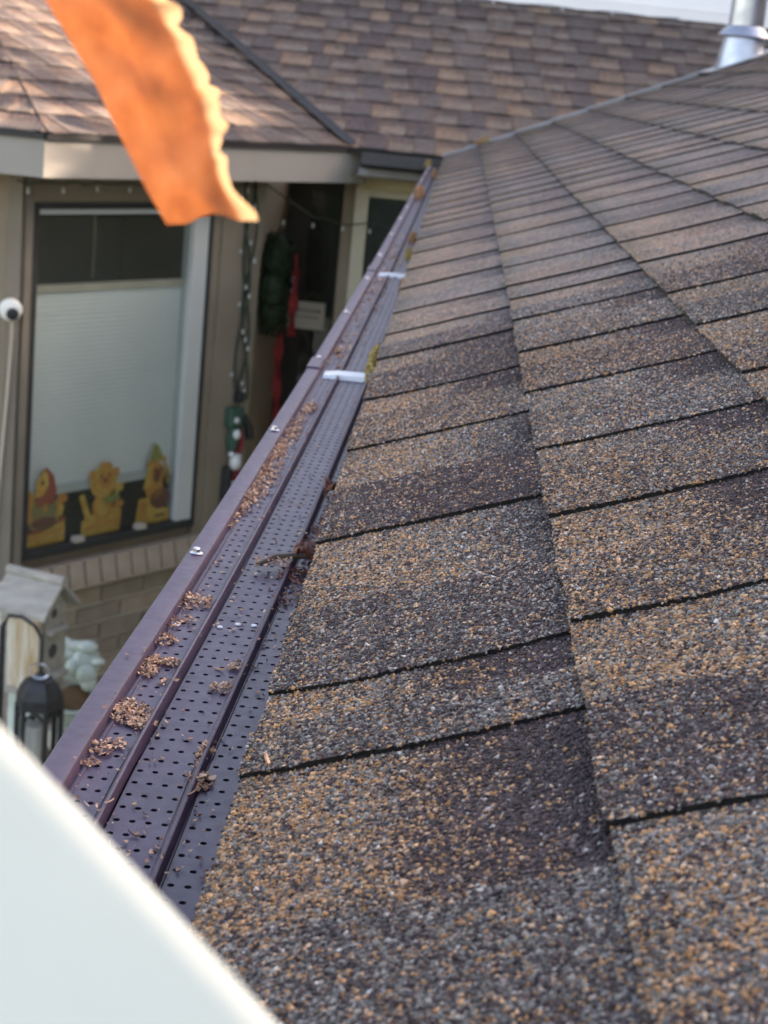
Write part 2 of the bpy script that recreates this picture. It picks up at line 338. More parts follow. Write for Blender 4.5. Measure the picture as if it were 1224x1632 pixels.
def mesh_from(D, name='shingle'):
    me = bpy.data.meshes.new(name); me.vertices.add(len(D['V'])); me.vertices.foreach_set('co', D['V'].reshape(-1).astype('f'))
    me.loops.add(len(D['fl'])); me.loops.foreach_set('vertex_index', D['fl'].astype('i'))
    me.polygons.add(len(D['st'])); me.polygons.foreach_set('loop_start', D['st'].astype('i'))
    try: me.polygons.foreach_set('loop_total', D['tot'].astype('i'))
    except Exception: pass
    me.polygons.foreach_set('material_index', D['MI'].astype('i'))
    for k, n in (('T', 'tan_share'), ('K', 'dark_share'), ('G1', 'grain_a'), ('G2', 'grain_b'), ('IG', 'is_grain')):
        a = me.attributes.new(n, 'FLOAT', 'POINT'); a.data.foreach_set('value', D[k].astype('f'))
    me.update(calc_edges=True); me.validate(); me.materials.append(M['granule']); me.materials.append(M['asphalt']); return me
def join(Ds):
    out = {}; off = 0; lo = 0; V = []; fl = []; st = []
    for D in Ds:
        V.append(D['V']); fl.append(D['fl']+off); st.append(D['st']+lo); off += len(D['V']); lo += len(D['fl'])
    out['V'] = np.concatenate(V); out['fl'] = np.concatenate(fl); out['st'] = np.concatenate(st)
    for k in ('tot', 'MI', 'G1', 'G2', 'IG', 'T', 'K'): out[k] = np.concatenate([D[k] for D in Ds])
    return out
def far_tone(rd):
    tT, kT = rd.choice([(.08, .35), (.04, .5), (.12, .25), (.2, .2), (.05, .65)]); tG = rd.choice([.85, .75, .55, .4, .3])
    return (tT, kT, tG, 1.5, rd.uniform(.5, .75), rd.uniform(.4, .52))
def rand_tone(rd):
    q = rd.random()
    tT, kT = rd.choice([(.30, .12), (.16, .10), (.10, .45), (.36, .15), (.06, .25), (.22, .35)])
    tG = rd.choice([.85, .8, .9, .65, .35, .75]); kG = rd.choice([.85, .7, .95, .5, .8]); return (tT, kT, tG, kG, rd.uniform(.2, .5), rd.uniform(.3, .6))
def lay(roof, fr, courses, a_start, a_end, fixed=None, clamp=None, skew=0., keep=None, grain_a=None, limit=300, rd=random.Random(3), grid=(3, 3), tones=None, sign=1, tone_fn=rand_tone, e=E_):
    units = []
    for c in range(courses):
        bounds = list(fixed.get(c, [])) if fixed else []
        a = bounds[0] if bounds else a_start-rd.random()*.2
        pts = bounds or [a]
        if not bounds: pts = [a]
        while pts[-1] < a_end: pts.append(pts[-1]+rd.choice([.17, .2, .22, .25, .27, .24])*(1 if fixed is None else .92)+rd.uniform(-.015, .015))
        while pts[0] > a_start: pts.insert(0, pts[0]-rd.uniform(.17, .26))
        pts[-1] = min(pts[-1], a_end) if pts[-1]-a_end < .15 else pts[-1]
        for i in range(len(pts)-1):
            a0, a1 = pts[i], min(pts[i+1], a_end+.0)
            if a1-a0 < .02: continue
            at = a0+(a1-a0)*rd.uniform(.42, .6); tone = tone_fn(rd)
            if tones and (c, i) in tones: fr_t, tone = tones[(c, i)]; at = a0+(a1-a0)*fr_t
            mid = fr((a0+a1)/2, (c+.5)*e, 0)
            if keep and not keep(mid, (a0+a1)/2, (c+.5)*e): continue
            x, y, d = proj(mid); vis = d > .1 and -150 < x < 1374 and -150 < y < 1800
            cs = np.array([proj(fr(aa, ss, 0))[:2] for aa, ss in ((a0, c*e), (a1, c*e), (a1, (c+1)*e), (a0, (c+1)*e))])
            if not vis and d > 0 and cs[:, 0].max() > 0 and cs[:, 0].min() < 1224 and cs[:, 1].max() > 0 and cs[:, 1].min() < 1632 and a0 > .15: vis = True
            ar = abs(np.cross(cs[2]-cs[0], cs[3]-cs[1]))/2 if d > .1 else 0
            if grain_a and a0 < .2 < a1 and vis: ar = 1e9
            units.append((vis, ar, a0, at, a1, c, tone, len(units)))
    order = sorted(units, key=lambda u: (-int(u[0]), -float(u[1]))); rest = []
    for n, (vis, ar, a0, at, a1, c, tone, sd_) in enumerate(order):
        near = grain_a is not None and vis and a0 < grain_a
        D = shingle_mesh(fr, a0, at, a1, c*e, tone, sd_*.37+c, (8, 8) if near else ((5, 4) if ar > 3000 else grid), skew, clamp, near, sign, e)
        if n < limit and vis: link('shingle', mesh_from(D), None, roof)
        else: rest.append(D)
    if rest: tag(link('shingle_field', mesh_from(join(rest), 'shingle_field'), None, roof), kind='stuff')

# ---- the near roof wing
wing = thing('house_wing', 'low house wing whose brown granule shingle roof fills the right foreground', 'house', (2.5, 2, GZ))
frw = lambda a, s, n: (s*CA-n*SA, a, s*SA+n*CA)
YE = 6.30
dk = MB(); rs = 27*E_+.02
dk.prism([(-.6, 0), (YE-.01, 0), (YE-.01, rs), (-.6, rs)], lambda a, b, d: frw(a, b, d), -.004, -.022)
wroof = dk.build('roof', M['deck'], wing)
bk = MB(); xr, zr = rs*CA, rs*SA
bk.add([(xr, -.6, zr), (xr, YE, zr), (xr*2, YE, -.02), (xr*2, -.6, -.02)], [(0, 1, 2, 3)]); bk.build('back_slope', M['asphalt'], wing)
fixed = {0: [.10, .33, .599, .688, .941, 1.195, 1.399, 1.614, 1.781, 1.95], 1: [.06, .25, .473, .674, .849, 1.014, 1.211, 1.401, 1.597, 1.75, 1.873, 2.066],
         2: [.25, .46, .66, .86, 1.06, 1.277, 1.473, 1.726, 1.954]}
tones = {(0, 1): (.60, (.10, .22, .80, .85, .25, .30)), (0, 2): (.74, (.03, .50, .95, .30, .5, .7)), (0, 3): (.46, (.30, .06, .80, .95, .35, .42)),
         (0, 4): (.50, (.14, .06, .88, .9, .35, .38)), (0, 5): (.48, (.14, .14, .80, .95, .30, .42)), (0, 6): (.46, (.10, .30, .78, .4, .5, .6)),
         (0, 7): (.5, (.10, .62, .70, .5, .4, .6)),
         (1, 1): (.42, (.24, .10, .85, .25, .45, .7)), (1, 2): (.56, (.30, .08, .72, .45, .25, .5)), (1, 3): (.5, (.24, .12, .72, .5, .35, .5)),
         (1, 4): (.5, (.2, .1, .6, .5, .3, .5)), (1, 5): (.5, (.10, .5, .85, .4, .4, .6))}
skw = .030
lay(wroof, frw, 27, -.5, YE, fixed, None, skw, None, 1.62, 300, random.Random(11), (3, 3), tones)
# starter strip and drip edge along the eave
st = MB(); st.prism([(-.5, .004), (YE, .004), (YE, .11), (-.5, .11)], frw, -.0005, -.0035); st.build('starter_strip', M['asphalt'], wroof)
rk = MB(); rk.prism([(YE-.028, -.005), (YE+.012, -.005), (YE+.012, rs), (YE-.028, rs)], frw, -.002, .0105); rk.prism([(YE+.013, -.005), (YE+.018, -.005), (YE+.018, rs), (YE+.013, rs)], frw, .010, -.09)
rk.build('rake_trim', M['drip'], wing)
fb = MB(); fb.box((.034, 2.85, -.11), (.022, 6.86, .17)); fb.build('fascia', M['fascia'], wing)
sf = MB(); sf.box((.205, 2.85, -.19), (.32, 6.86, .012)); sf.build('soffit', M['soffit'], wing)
wl = MB(); wl.box((.40, 2.85, (-.2+GZ)/2), (.12, 6.8, -GZ-.2)); wl.box((xr, YE-.09, (GZ-.05)/2), (2*xr-.9, .12, -GZ-.05))
wl.add([(.1, YE-.03, -.06), (2*xr-.1, YE-.03, -.06), (xr, YE-.03, zr-.05)], [(0, 1, 2)]); wl.build('wall', M['cream'], wing)

# ------------------------------------------------------------------ gutter with perforated guard
gut = thing('rain_gutter', 'dark brown gutter with a perforated leaf guard along the shingle eave', 'gutter', (-.04, 2.8, -.13))
ZP = -.034; YN, YF = -.5, 6.22
_dx = ([-1, .67, 1., 1.39, 1.78, 2.7, 4.5, 6.3], [-.006, 0, .008, .014, .019, .027, .036, .044])
def gx(y): return float(np.interp(y, *_dx))
def strip(mb, prof, y0, y1, step=.12, mat=0):
    n = max(1, int((y1-y0)/step)); N_ = len(prof); vs = []
    for j in range(n+1):
        y = y0+(y1-y0)*j/n; vs += [(x+gx(y), y, z) for x, z in prof]
    mb.add(vs, [(j*N_+i, j*N_+i+1, (j+1)*N_+i+1, (j+1)*N_+i) for j in range(n) for i in range(N_-1)], mat)
t = MB()
strip(t, [(-.0955, ZP+.003), (-.0965, ZP-.012), (-.0955, ZP-.03), (-.088, ZP-.05), (-.080, ZP-.075), (-.078, ZP-.105), (.015, ZP-.105)], YN, YF)
strip(t, [(.015, ZP-.1045), (.015, ZP+.01)], YN, YF); t.build('trough', [M['gutter']], gut, True)
lp = MB()
strip(lp, [(-.0965, ZP-.016), (-.0990, ZP-.002), (-.0990, ZP+.0035), (-.0982, ZP+.0047), (-.0970, ZP+.0050), (-.0862, ZP+.0048), (-.0852, ZP+.0040), (-.0843, ZP+.0005), (-.0836, ZP-.0008),
           (-.0824, ZP-.0008), (-.0818, ZP+.0009), (-.0811, ZP+.0009), (-.0805, ZP)], YN, YF)
lip = lp.build('lip', M['gutter'], gut, True)
rb = MB()
for x in (-.0640, -.0312):
    strip(rb, [(x-.0022, ZP), (x-.0010, ZP+.0012), (x+.0002, ZP+.0042), (x+.0011, ZP+.0049), (x+.0019, ZP+.0045), (x+.0033, ZP-.0010), (x+.0040, ZP-.0012), (x+.0046, ZP)], YN, YF)
    rb.build('rib', M['gutter'], gut, True); rb = MB()
def panel(x0, x1, cols, y0, y1, sx, sy, hx0):
    """flat sheet with real round holes: every cell a ring of quads round an octagon"""
    mb = MB(); n = int((y1-y0)/sy); r = .00155; xs = [x0]+[hx0+(i-.5)*sx for i in range(cols+1)]+[x1]
    def P(x, y): return (x+gx(y), y, ZP)
    for j in range(n):
        ya = y0+j*sy; yb = ya+sy
        for i in (0, cols+1):
            mb.add([P(xs[i], ya), P(xs[i+1], ya), P(xs[i+1], yb), P(xs[i], yb)], [(0, 1, 2, 3)])
        for i in range(cols):
            cx_ = hx0+i*sx+random.uniform(-1, 1)*.0001; cy_ = (ya+yb)/2; xa, xb = xs[i+1], xs[i+2]
            o8 = [(xa, ya), (cx_, ya), (xb, ya), (xb, cy_), (xb, yb), (cx_, yb), (xa, yb), (xa, cy_)]
            h8 = [(cx_+r*math.cos(q), cy_+r*math.sin(q)) for q in [math.pi*(1.25+.25*k) for k in range(8)]]
            vs = [P(*p) for p in o8]+[P(*p) for p in h8]+[(p[0]+gx(p[1]), p[1], ZP-.0006) for p in h8]
            mb.add(vs, [(k, (k+1) % 8, 8+(k+1) % 8, 8+k) for k in range(8)]+[(8+k, 8+(k+1) % 8, 16+(k+1) % 8, 16+k) for k in range(8)])
    return mb
panel(-.0805, -.0662, 2, YN, YF, .0063, .0127, -.0768).build('perforated_panel', M['gutter'], gut)
panel(-.0594, -.0334, 4, YN, YF, .0070, .0127, -.0566).build('perforated_panel', M['gutter'], gut)
panel(-.0266, .0085, 4, YN, YF, .0070, .0127, -.0236).build('perforated_panel', M['gutter'], gut)
# fasteners
s = MB(); s.lathe((0, 0, 0), [(.0001, .0002), (.0040, .0002), (.0043, .0007), (.0038, .0011), (.0028, .0013)], 20)
s.lathe((0, 0, 0), [(.0026, .0011), (.0026, .0036), (.0022, .0041), (.0006, .0040)], 6); sm = s.mesh('screw'); sm.materials.append(M['zinc'])
for y in [.24, .62, 1.0, 1.388, 1.77, 2.15, 2.54, 2.9, 3.3, 3.7, 4.05, 4.45, 4.85, 5.2, 5.6, 5.95]:
    o = link('screw', sm, None, gut, (-.0915+gx(y)+random.uniform(-.001, .001), y, ZP+.0049)); o.rotation_euler = (random.uniform(-.12, .12), random.uniform(-.12, .12), random.random()*3)
for y in (1.70, 2.64):
    jm = MB(); w = .013
    strip(jm, [(-.0790, ZP+.0022), (-.0784, ZP+.0032), (-.0640, ZP+.0052), (-.0300, ZP+.0056), (-.0130, ZP+.0052), (-.0120, ZP+.001)], y-w, y+w, .05)
    vs = jm.v; k = 6
    for (a, b, yy) in ((0, k, y-w),): jm.add([vs[i] for i in range(k)]+[(vs[i][0], vs[i][1]-.001, ZP) for i in range(k)], [(i, i+6, i+7, i+1) for i in range(k-1)])
    jm.build('joint_strap', M['strap'], gut, True)
    ov = MB(); strip(ov, [(-.1005, ZP-.014), (-.1005, ZP+.0045), (-.0990, ZP+.0068), (-.0862, ZP+.0068), (-.0848, ZP+.005)], y+.012, y+.075, .02)
    ov.add([ov.v[i] for i in range(5)]+[(p[0]*1.0, p[1], p[2]-.0022) for p in ov.v[:5]], [(i, i+5, i+6, i+1) for i in range(4)]); ov.build('lip_sleeve', M['gutter'], gut)
ec = MB(); ec.prism([(-.0955, ZP+.003), (-.0965, ZP-.012), (-.088, ZP-.05), (-.078, ZP-.105), (.015, ZP-.105), (.015, ZP+.004)], lambda a, b, d: (a+gx(6.2), d, b), YF, YF+.004); ec.build('end_cap', M['gutter'], gut)

# ------------------------------------------------------------------ main house
house = thing('main_house', 'tan house behind the gutter with an angled bay window and a shingled roof', 'house', (-.5, 7.5, GZ))
Pk = np.array([-1.238, 5.112]); D2 = np.array([.5912, .8065]); NW = np.array([.8065, -.5912]); OFF = .28
B0 = Pk-OFF*NW
def wp(u, z, o=0.): p = B0+D2*u+NW*o; return (p[0], p[1], z)      # bay wall: along, height, outwards
def ep(u, z, o=0.): p = Pk+D2*u+NW*o; return (p[0], p[1], z)      # bay eave line
fwall = lambda a, b, d: wp(a, b, d)
def wbox(mb, u0, u1, z0, z1, o0, o1, mat=0): mb.prism([(u0, z0), (u1, z0), (u1, z1), (u0, z1)], fwall, o0, o1, mat)
# far roof plane
frf = lambda a, s_, n: (a, 6.30+s_*CA-n*SA, .0+s_*SA+n*CA)
BS = .36; BA = math.atan(BS); BC, BSN = math.cos(BA), math.sin(BA); BZ = .003
frb = lambda a, s_, n: ep(a, BZ+s_*BSN+n*BC, -(s_*BC-n*BSN))
def bay_z(x, y): return BZ+BS*(-((x-Pk[0])*NW[0]+(y-Pk[1])*NW[1]))
def far_z(x, y): return (y-6.30)*SL
dk = MB(); rf = 1.70
dk.prism([(-3.5, 0), (3.2, 0), (3.2, rf), (-3.5, rf)], frf, -.004, -.022); froof = dk.build('roof', M['deck'], house)
lay(froof, frf, 12, -1.45, 1.9, None, None, 0, lambda m, a, s_: bay_z(m[0], m[1]) < far_z(m[0], m[1])+.05, None, 260, random.Random(5), (5, 3), tone_fn=far_tone)
dk = MB(); uh = lambda s_: s_*BC*.507
dk.add([frb(0, 0, -.005), frb(1.66, 0, -.005), frb(1.66, 1.3, -.005), frb(uh(1.3), 1.3, -.005)], [(0, 1, 2, 3)])
# front facet, its eave parallel to X
frq = lambda a, s_, n: (Pk[0]+a, Pk[1]+s_*BC-n*BSN, BZ+s_*BSN+n*BC)
hipx = (-(1-.5912)/.8065)
dk.add([frq(-1.6, 0, -.005), frq(0, 0, -.005), frq(hipx*1.3*BC, 1.3, -.005), frq(-1.6, 1.3, -.005)], [(0, 1, 2, 3)])
broof = dk.build('bay_roof', M['deck'], house)
# hip position along each facet's own axis
hu = lambda s_: (hipx*D2[0]+D2[1])*s_*BC-.0
lay(broof, frb, 9, -.4, 1.63, None, lambda a, s_: max(a, hu(s_)), 0, lambda m, a, s_: a > hu(s_)-.12 and far_z(m[0], m[1]) < bay_z(m[0], m[1])+.06, None, 160, random.Random(9), (5, 3), tone_fn=far_tone)
lay(broof, frq, 9, -1.2, .0, None, lambda a, s_: min(a, hipx*s_*BC), 0, lambda m, a, s_: a < hipx*s_*BC+.12, None, 100, random.Random(21), (5, 3), tone_fn=far_tone)
# valley flashing between bay roof and main roof
va = MB(); pts = []
def solve_valley(y):
    lo, hi = -3., .2
    for _ in range(50):
        mid = (lo+hi)/2
        if bay_z(mid, y) > far_z(mid, y): lo = mid
        else: hi = mid
    return lo
for y in np.linspace(6.305, 7.75, 8):
    x = solve_valley(y); pts.append(Vector((x, y, far_z(x, y)+.008)))
L_, R_ = [], []
for p in pts: L_.append((p.x-.026, p.y-.011, bay_z(p.x-.026, p.y-.011)+.016)); R_.append((p.x+.022, p.y+.015, far_z(p.x, p.y+.015)+.014))
n = len(pts); va.add(L_+[tuple(p) for p in pts]+R_, [(i, i+n, i+n+1, i+1) for i in range(n-1)]+[(i+n, i+2*n, i+2*n+1, i+n+1) for i in range(n-1)])
va.build('valley_flashing', M['blackgut'], house)
# upper storey wall above the far roof
yu, zu = 6.30+1.66*CA, 1.66*SA
for k in range(9):
    sb = MB(); z0 = zu+.05+k*.125
    sb.prism([(yu+.012, z0+.126), (yu-.006, z0), (yu+.02, z0), (yu+.03, z0+.126)], lambda a, b, d: (d, a, b), -3.5, 4.5); sb.build('siding_board', M['siding'], house)
fl = MB(); fl.box((.5, yu-.004, zu+.026), (8, .012, .045)); fl.build('wall_flashing', M['siding'], house)
uw = MB(); uw.box((.5, yu+.1, zu+.6), (8, .12, 1.3)); uw.build('upper_wall', M['siding'], house)
# far eave: black gutter, ochre frieze
bg_ = MB(); bg_.prism([(6.19, -.006), (6.185, -.05), (6.21, -.066), (6.30, -.066), (6.30, -.012), (6.288, -.012), (6.288, -.05), (6.21, -.05), (6.198, -.006)], lambda a, b, d: (d, a, b), -.31, .03)
bg_.build('eave_gutter', M['blackgut'], house)
fz = MB(); fz.box((.1, 6.33, -.085), (.85, .03, .030)); fz.build('eave_trim', M['drip'], house)
fz = MB(); fz.box((.1, 6.55, -.135), (.87, .06, .06)); fz.build('frieze_board', M['ochre'], house)
so = MB(); so.box((.1, 6.46, -.105), (.9, .26, .010)); so.build('far_soffit', M['soffit'], house)
# bay eave: fascia boards with dark drip edge
fa = MB(); fa.prism([(.0, -.135), (1.60, -.135), (1.60, -.016), (.0, -.016)], lambda a, b, d: ep(a, b, d), -.012, -.034); fa.build('fascia', M['fascia'], house)
fa = MB(); fa.box((Pk[0]-1.008, Pk[1]+.020, -.0755), (2.0, .022, .119)); fa.build('fascia', M['fascia'], house)
fa = MB(); fa.prism([(.0, -.015), (1.62, -.015), (1.62, .002), (.0, .002)], lambda a, b, d: ep(a, b, d), .001, -.04); fa.box((Pk[0]-1.01, Pk[1]+.019, -.0065), (2.0, .042, .017)); fa.build('drip_edge', M['blackgut'], house)
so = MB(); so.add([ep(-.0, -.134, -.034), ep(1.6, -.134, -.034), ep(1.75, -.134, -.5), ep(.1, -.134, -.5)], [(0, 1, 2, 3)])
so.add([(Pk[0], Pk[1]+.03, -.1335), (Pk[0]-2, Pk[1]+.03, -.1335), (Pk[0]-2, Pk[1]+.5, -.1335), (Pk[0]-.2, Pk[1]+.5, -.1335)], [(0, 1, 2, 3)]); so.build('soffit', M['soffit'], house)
# bay walls
U0, U1 = .143, 1.30; WT, WB, WL, WR = -.245, -1.520, .187, 1.045
w = MB()
wbox(w, U0, WL, -1.58, -.134, 0, -.12); wbox(w, WR, U1, -1.58, -.134, 0, -.12); wbox(w, WL, WR, WT, -.134, -.001, -.12); wbox(w, WL, WR, -1.58, WB, -.03, -.12)
w.build('bay_wall', M['tanwall'], house)
xc, yc = wp(U0, 0)[:2]
w = MB(); w.box((xc-1.045, yc+.06, (GZ-.134)/2), (2.0, .12, -GZ-.134)); w.build('front_wall', M['tanwall'], house)
w = MB(); w.box((xc-.022, yc-.010, -.86), (.044, .022, 1.45)); wbox(w, U0+.002, WL-.012, -1.58, -.136, .002, .016); w.build('corner_board', M['trimwall'], house)
w = MB(); xr_, yr_ = wp(U1, 0)[:2]
w.box((xr_-.06, (yr_+7.5)/2, (GZ-.1)/2), (.12, 7.5-yr_, -GZ-.1)); w.build('return_wall', M['tanwall'], house)
w = MB(); wbox(w, WR+.045, U1+.005, -1.58, -.14, .001, .014); w.build('wall_trim', M['tanwall'], house)
# bay window
wi = MB()
for a in ((WL, WL+.02, WB, WT), (WR-.018, WR, WB, WT), (WL+.021, WR-.019, WT-.022, WT), (WL+.021, WR-.019, WB, WB+.030)): wbox(wi, *a, .006, -.06)
win = wi.build('window', M['darkframe'], house)
f = MB(); wbox(f, WL+.0205, WR-.0185, WT-.042, WT-.0225, -.012, -.055); wbox(f, WR-.095, WR-.0185, WB+.0305, WT-.051, .001, -.055)
f.build('sash', M['vinyl'], win)
f = MB(); wbox(f, WL+.0205, WR-.0955, WB+.031, WT-.051, -.024, -.028); f.build('pane', M['glass'], win)
f = MB(); wbox(f, .563, .570, -.53, WT-.05, -.12, -.126); f.build('reflection_bar', M['trimwall'], win)  # upright bar added behind the glass to imitate a reflected line
f = MB(); wbox(f, WL+.02, WR-.02, WB+.012, WB+.024, .0075, -.02); f.build('sill', M['darkframe'], win)
for u in (.43, .74): f = MB(); wbox(f, u, u+.045, WB+.030, WB+.048, .009, -.02); f.build('catch', M['cord'], win)
r = MB(); fwv = lambda a, b, d: wp(a, b, d)
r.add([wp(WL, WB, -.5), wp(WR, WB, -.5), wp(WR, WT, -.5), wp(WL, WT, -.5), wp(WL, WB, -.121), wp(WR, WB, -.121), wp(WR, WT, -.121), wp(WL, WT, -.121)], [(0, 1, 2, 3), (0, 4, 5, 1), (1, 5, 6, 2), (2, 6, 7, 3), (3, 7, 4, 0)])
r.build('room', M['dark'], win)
shade = thing('pleated_blind', 'pale pleated shade drawn over the lower bay window, lowered from the top', 'shade', wp(.6, -1.3, -.06))
zt, zb = -.56, -1.27; n = 84; prof = []
for k in range(n+1): prof.append((zt+(zb-zt)*k/n, -.052-(.0013 if k % 2 else 0)))
mb = MB(); vs = [wp(u, z, o) for u in (WL+.023, WR-.085) for z, o in prof]; N_ = n+1
mb.add(vs, [(i, i+1, N_+i+1, N_+i) for i in range(n)]); mb.build('pleated_cloth', M['shade'], shade)
mb = MB(); wbox(mb, WL+.023, WR-.085, -.562, -.537, -.040, -.066); mb.build('top_rail', M['cord'], shade)
mb = MB(); wbox(mb, WL+.023, WR-.085, -1.306, -1.271, -.040, -.066); mb.build('bottom_rail', M['vinyl'], shade)
# bricks under the bay window
bm_ = MB(); wbox(bm_, U0-.02, U1, GZ, -1.581, .0, -.12); bwall = bm_.build('brick_wall', M['mortar'], house)
proto = []
for L_ in (.205, .1):
    for mt in ('brick', 'brick2'):
        b = MB(); b.box((0, 0, 0), (L_, .03, .062), Matrix.Rotation(math.atan2(D2[1], D2[0]), 3, 'Z')); me = b.mesh('brick'); me.materials.append(M[mt]); proto.append(me)
for row in range(13):
    z = -1.715-row*.0745; u = U0+(.10 if row % 2 else 0)
    if row % 2: link('brick', proto[2+row % 2], None, bwall, wp(U0+.048, z, .0))
    while u+.1 < U1:
        full = u+.205 < U1+.02; o = link('brick', proto[(0 if full else 2)+random.randrange(2)], None, bwall, wp(u+(.1025 if full else .05), z+random.uniform(-.001, .001), random.uniform(-.006, -.002))); u += .2155
b = MB(); b.box((0, 0, 0), (.066, .10, .098), Matrix.Rotation(math.atan2(D2[1], D2[0]), 3, 'Z')@Matrix.Rotation(R(-12), 3, 'X')); me = b.mesh('sill_brick'); me.materials.append(M['brick'])
u = U0+.03
while u < U1-.02: link('sill_brick', me, None, bwall, wp(u, -1.607+random.uniform(-.001, .001), .012)); u += .0765
# entrance recess
w = MB(); w.box((-.20, 7.46, (GZ-.1)/2), (1.3, .12, -GZ-.1)); w.build('entrance_wall', M['trimwall'], house)
dr = MB(); dr.box((-.52, 7.385, -1.25), (.36, .03, 2.2)); door = dr.build('door', M['door'], house)
dd = MB(); dd.box((-.430, 7.36, -1.25), (.045, .02, 2.1)); dd.box((-.53, 7.36, -.215), (.15, .02, .045)); dd.build('stile', M['doorstile'], door)
dd = MB(); dd.box((-.521, 7.362, -1.0), (.135, .006, 1.5)); dd.build('pane', M['glass'], door)
rw = MB(); rw.box((-.08+.25, 6.72, (GZ-.10)/2), (1.13, .12, -GZ-.10)); rw.build('side_wall', M['tanwall'], house)
w2 = MB()
for x0, x1, z0, z1 in ((-.345, -.290, -1.3, -.165), (-.289, .2, -.200, -.165), (-.289, .2, -1.3, -1.26)): w2.box(((x0+x1)/2, 6.645, (z0+z1)/2), (x1-x0, .05, z1-z0))
win2 = w2.build('window', M['cream'], house)
w2 = MB(); w2.box((-.05, 6.640, -.73), (.478, .004, 1.055)); w2.build('pane', M['glass'], win2)
w2 = MB(); w2.box((-.05, 6.655, -.73), (.476, .004, 1.05)); w2.build('dark_backing', M['black'], win2)  # black sheet set behind the pane in place of an unlit room

# ------------------------------------------------------------------ vent pipe on the roof
vx, vy = 1.045, 6.14; vz = vx*SL
vent = thing('vent_pipe', 'shiny galvanised flue pipe with cone flashing at the top right roof edge', 'vent pipe', (vx, vy, vz))
mb = MB(); mb.lathe((vx, vy, vz), [(.064, .10), (.064, .62)], 32); mb.build('pipe', M['galv'], vent, True)
mb = MB(); mb.lathe((vx, vy, vz), [(.066, .128), (.092, .100), (.096, .092), (.090, .092), (.066, .10)], 32); mb.build('storm_collar', M['galv'], vent, True)
mb = MB(); mb.lathe((vx, vy, vz), [(.096, -.055), (.090, -.01), (.072, .088)], 32); mb.build('cone', M['galv'], vent, True)
mb = MB(); mb.prism([(vy-.16, 1.00), (vy+.14, 1.00), (vy+.14, 1.3), (vy-.16, 1.3)], frw, .008, .0105); mb.build('flange', M['galv'], vent)

# ------------------------------------------------------------------ unseen house added to block the sun, and bare tree dappling the bay roof
nb = thing('sun_blocker_house', 'unseen grey house added at right, its stepped ridge shaped to block the sun', 'house', (8, 5, GZ))
for y0_, y1_, zr_ in ((-4., 5.0, 4.115), (5.0, 9.9, 4.27), (9.9, 16., 4.9)):
    mb = MB(); mb.box((8.6, (y0_+y1_)/2, (GZ+2.1)/2), (4.4, y1_-y0_, 2.1-GZ)); mb.build('wall', M['blocker'], nb)
    mb = MB(); mb.add([(6.1, y0_, 2.0), (6.1, y1_, 2.0), (8.6, y1_, zr_), (8.6, y0_, zr_), (11.1, y0_, 2.0), (11.1, y1_, 2.0)], [(0, 1, 2, 3), (3, 2, 5, 4), (0, 3, 4), (1, 5, 2)]); mb.build('roof', M['asphalt'], nb)
bt = thing('bare_tree', 'leafless tree standing between the two houses to the right', 'tree', (5.0, 7.9, GZ))
mb = MB(); mb.tube([(5.0, 7.9, GZ), (5.02, 7.88, 0), (5.0, 7.9, 2.2), (5.05, 7.95, 3.2), (5.0, 8.0, 4.6)], [.13, .11, .09, .06, .02], 9); mb.build('trunk', M['bark'], bt, True)
rb_ = random.Random(4); mb = MB()
for k in range(22):
    z = 2.2+k*.10; q = rb_.random()*6.28; L1 = rb_.uniform(.5, 1.1); p0 = Vector((5.02, 7.93, z)); p1 = p0+Vector((math.cos(q)*L1*.5, math.sin(q)*L1*.5, L1*.35)); p2 = p1+Vector((math.cos(q+.4)*L1*.5, math.sin(q+.4)*L1*.5, L1*.45))
    mb.tube([p0, p1, p2], [.030, .022, .009], 6)
    for e_ in range(3): d_ = Vector((rb_.gauss(0, 1), rb_.gauss(0, 1), rb_.uniform(.2, 1))).normalized(); mb.tube([p1, p1+d_*.3, p1+d_*.55+Vector((0, 0, .1))], [.016, .011, .005], 5)
mb.build('crown', M['bark'], bt, True)

hd = thing('hedge', 'unseen evergreen hedge added behind the camera to darken the glass reflections', 'hedge', (-3.5, -5.5, GZ))  # put out of view so the window panes reflect something dark
rh = random.Random(2); mb = MB(); mb.box((-3.5, -5.6, GZ+1.4), (9, .5, 2.7))
for k in range(6000):
    c = Vector((rh.uniform(-8.1, 1.1), -5.6+rh.uniform(-.5, .55), GZ+rh.uniform(0, 3.1))); a = Vector((rh.gauss(0, 1), rh.gauss(0, 1), rh.gauss(0, 1))).normalized()*.11; b = a.cross(Vector((rh.random(), rh.random(), .3))).normalized()*.05
    mb.add([c-a, c+b, c+a, c-b], [(0, 1, 2, 3)])
mb.build('foliage', M['wreath'], hd)

# ------------------------------------------------------------------ things on and around the bay
cs = thing('security_camera', 'round white security camera on the corner left of the bay window', 'camera', (xc-.02, yc-.03, -.6))
cc = Vector((xc-.012, yc-.075, -.597)); cdir = Vector((.25, -1, -.15)).normalized()
mb = MB(); mb.lathe((0, 0, 0), [(.001, -.03), (.018, -.028), (.036, -.012), (.040, .004), (.036, .020), (.026, .027)], 24, 0, cdir); mb.v = [(p[0]+cc[0], p[1]+cc[1], p[2]+cc[2]) for p in mb.v]; mb.build('housing', M['camwhite'], cs, True)
mb = MB(); mb.lathe(cc+Vector((.008, -.002, -.008)), [(.021, .020), (.021, .030), (.015, .033), (.001, .034)], 20, 0, cdir); mb.build('lens', M['black'], cs, True)
mb = MB(); mb.lathe((cc.x, yc-.022, cc.z), [(.02, 0), (.014, .05)], 12, 0, (0, -1, 0)); mb.build('mount', M['camwhite'], cs, True)
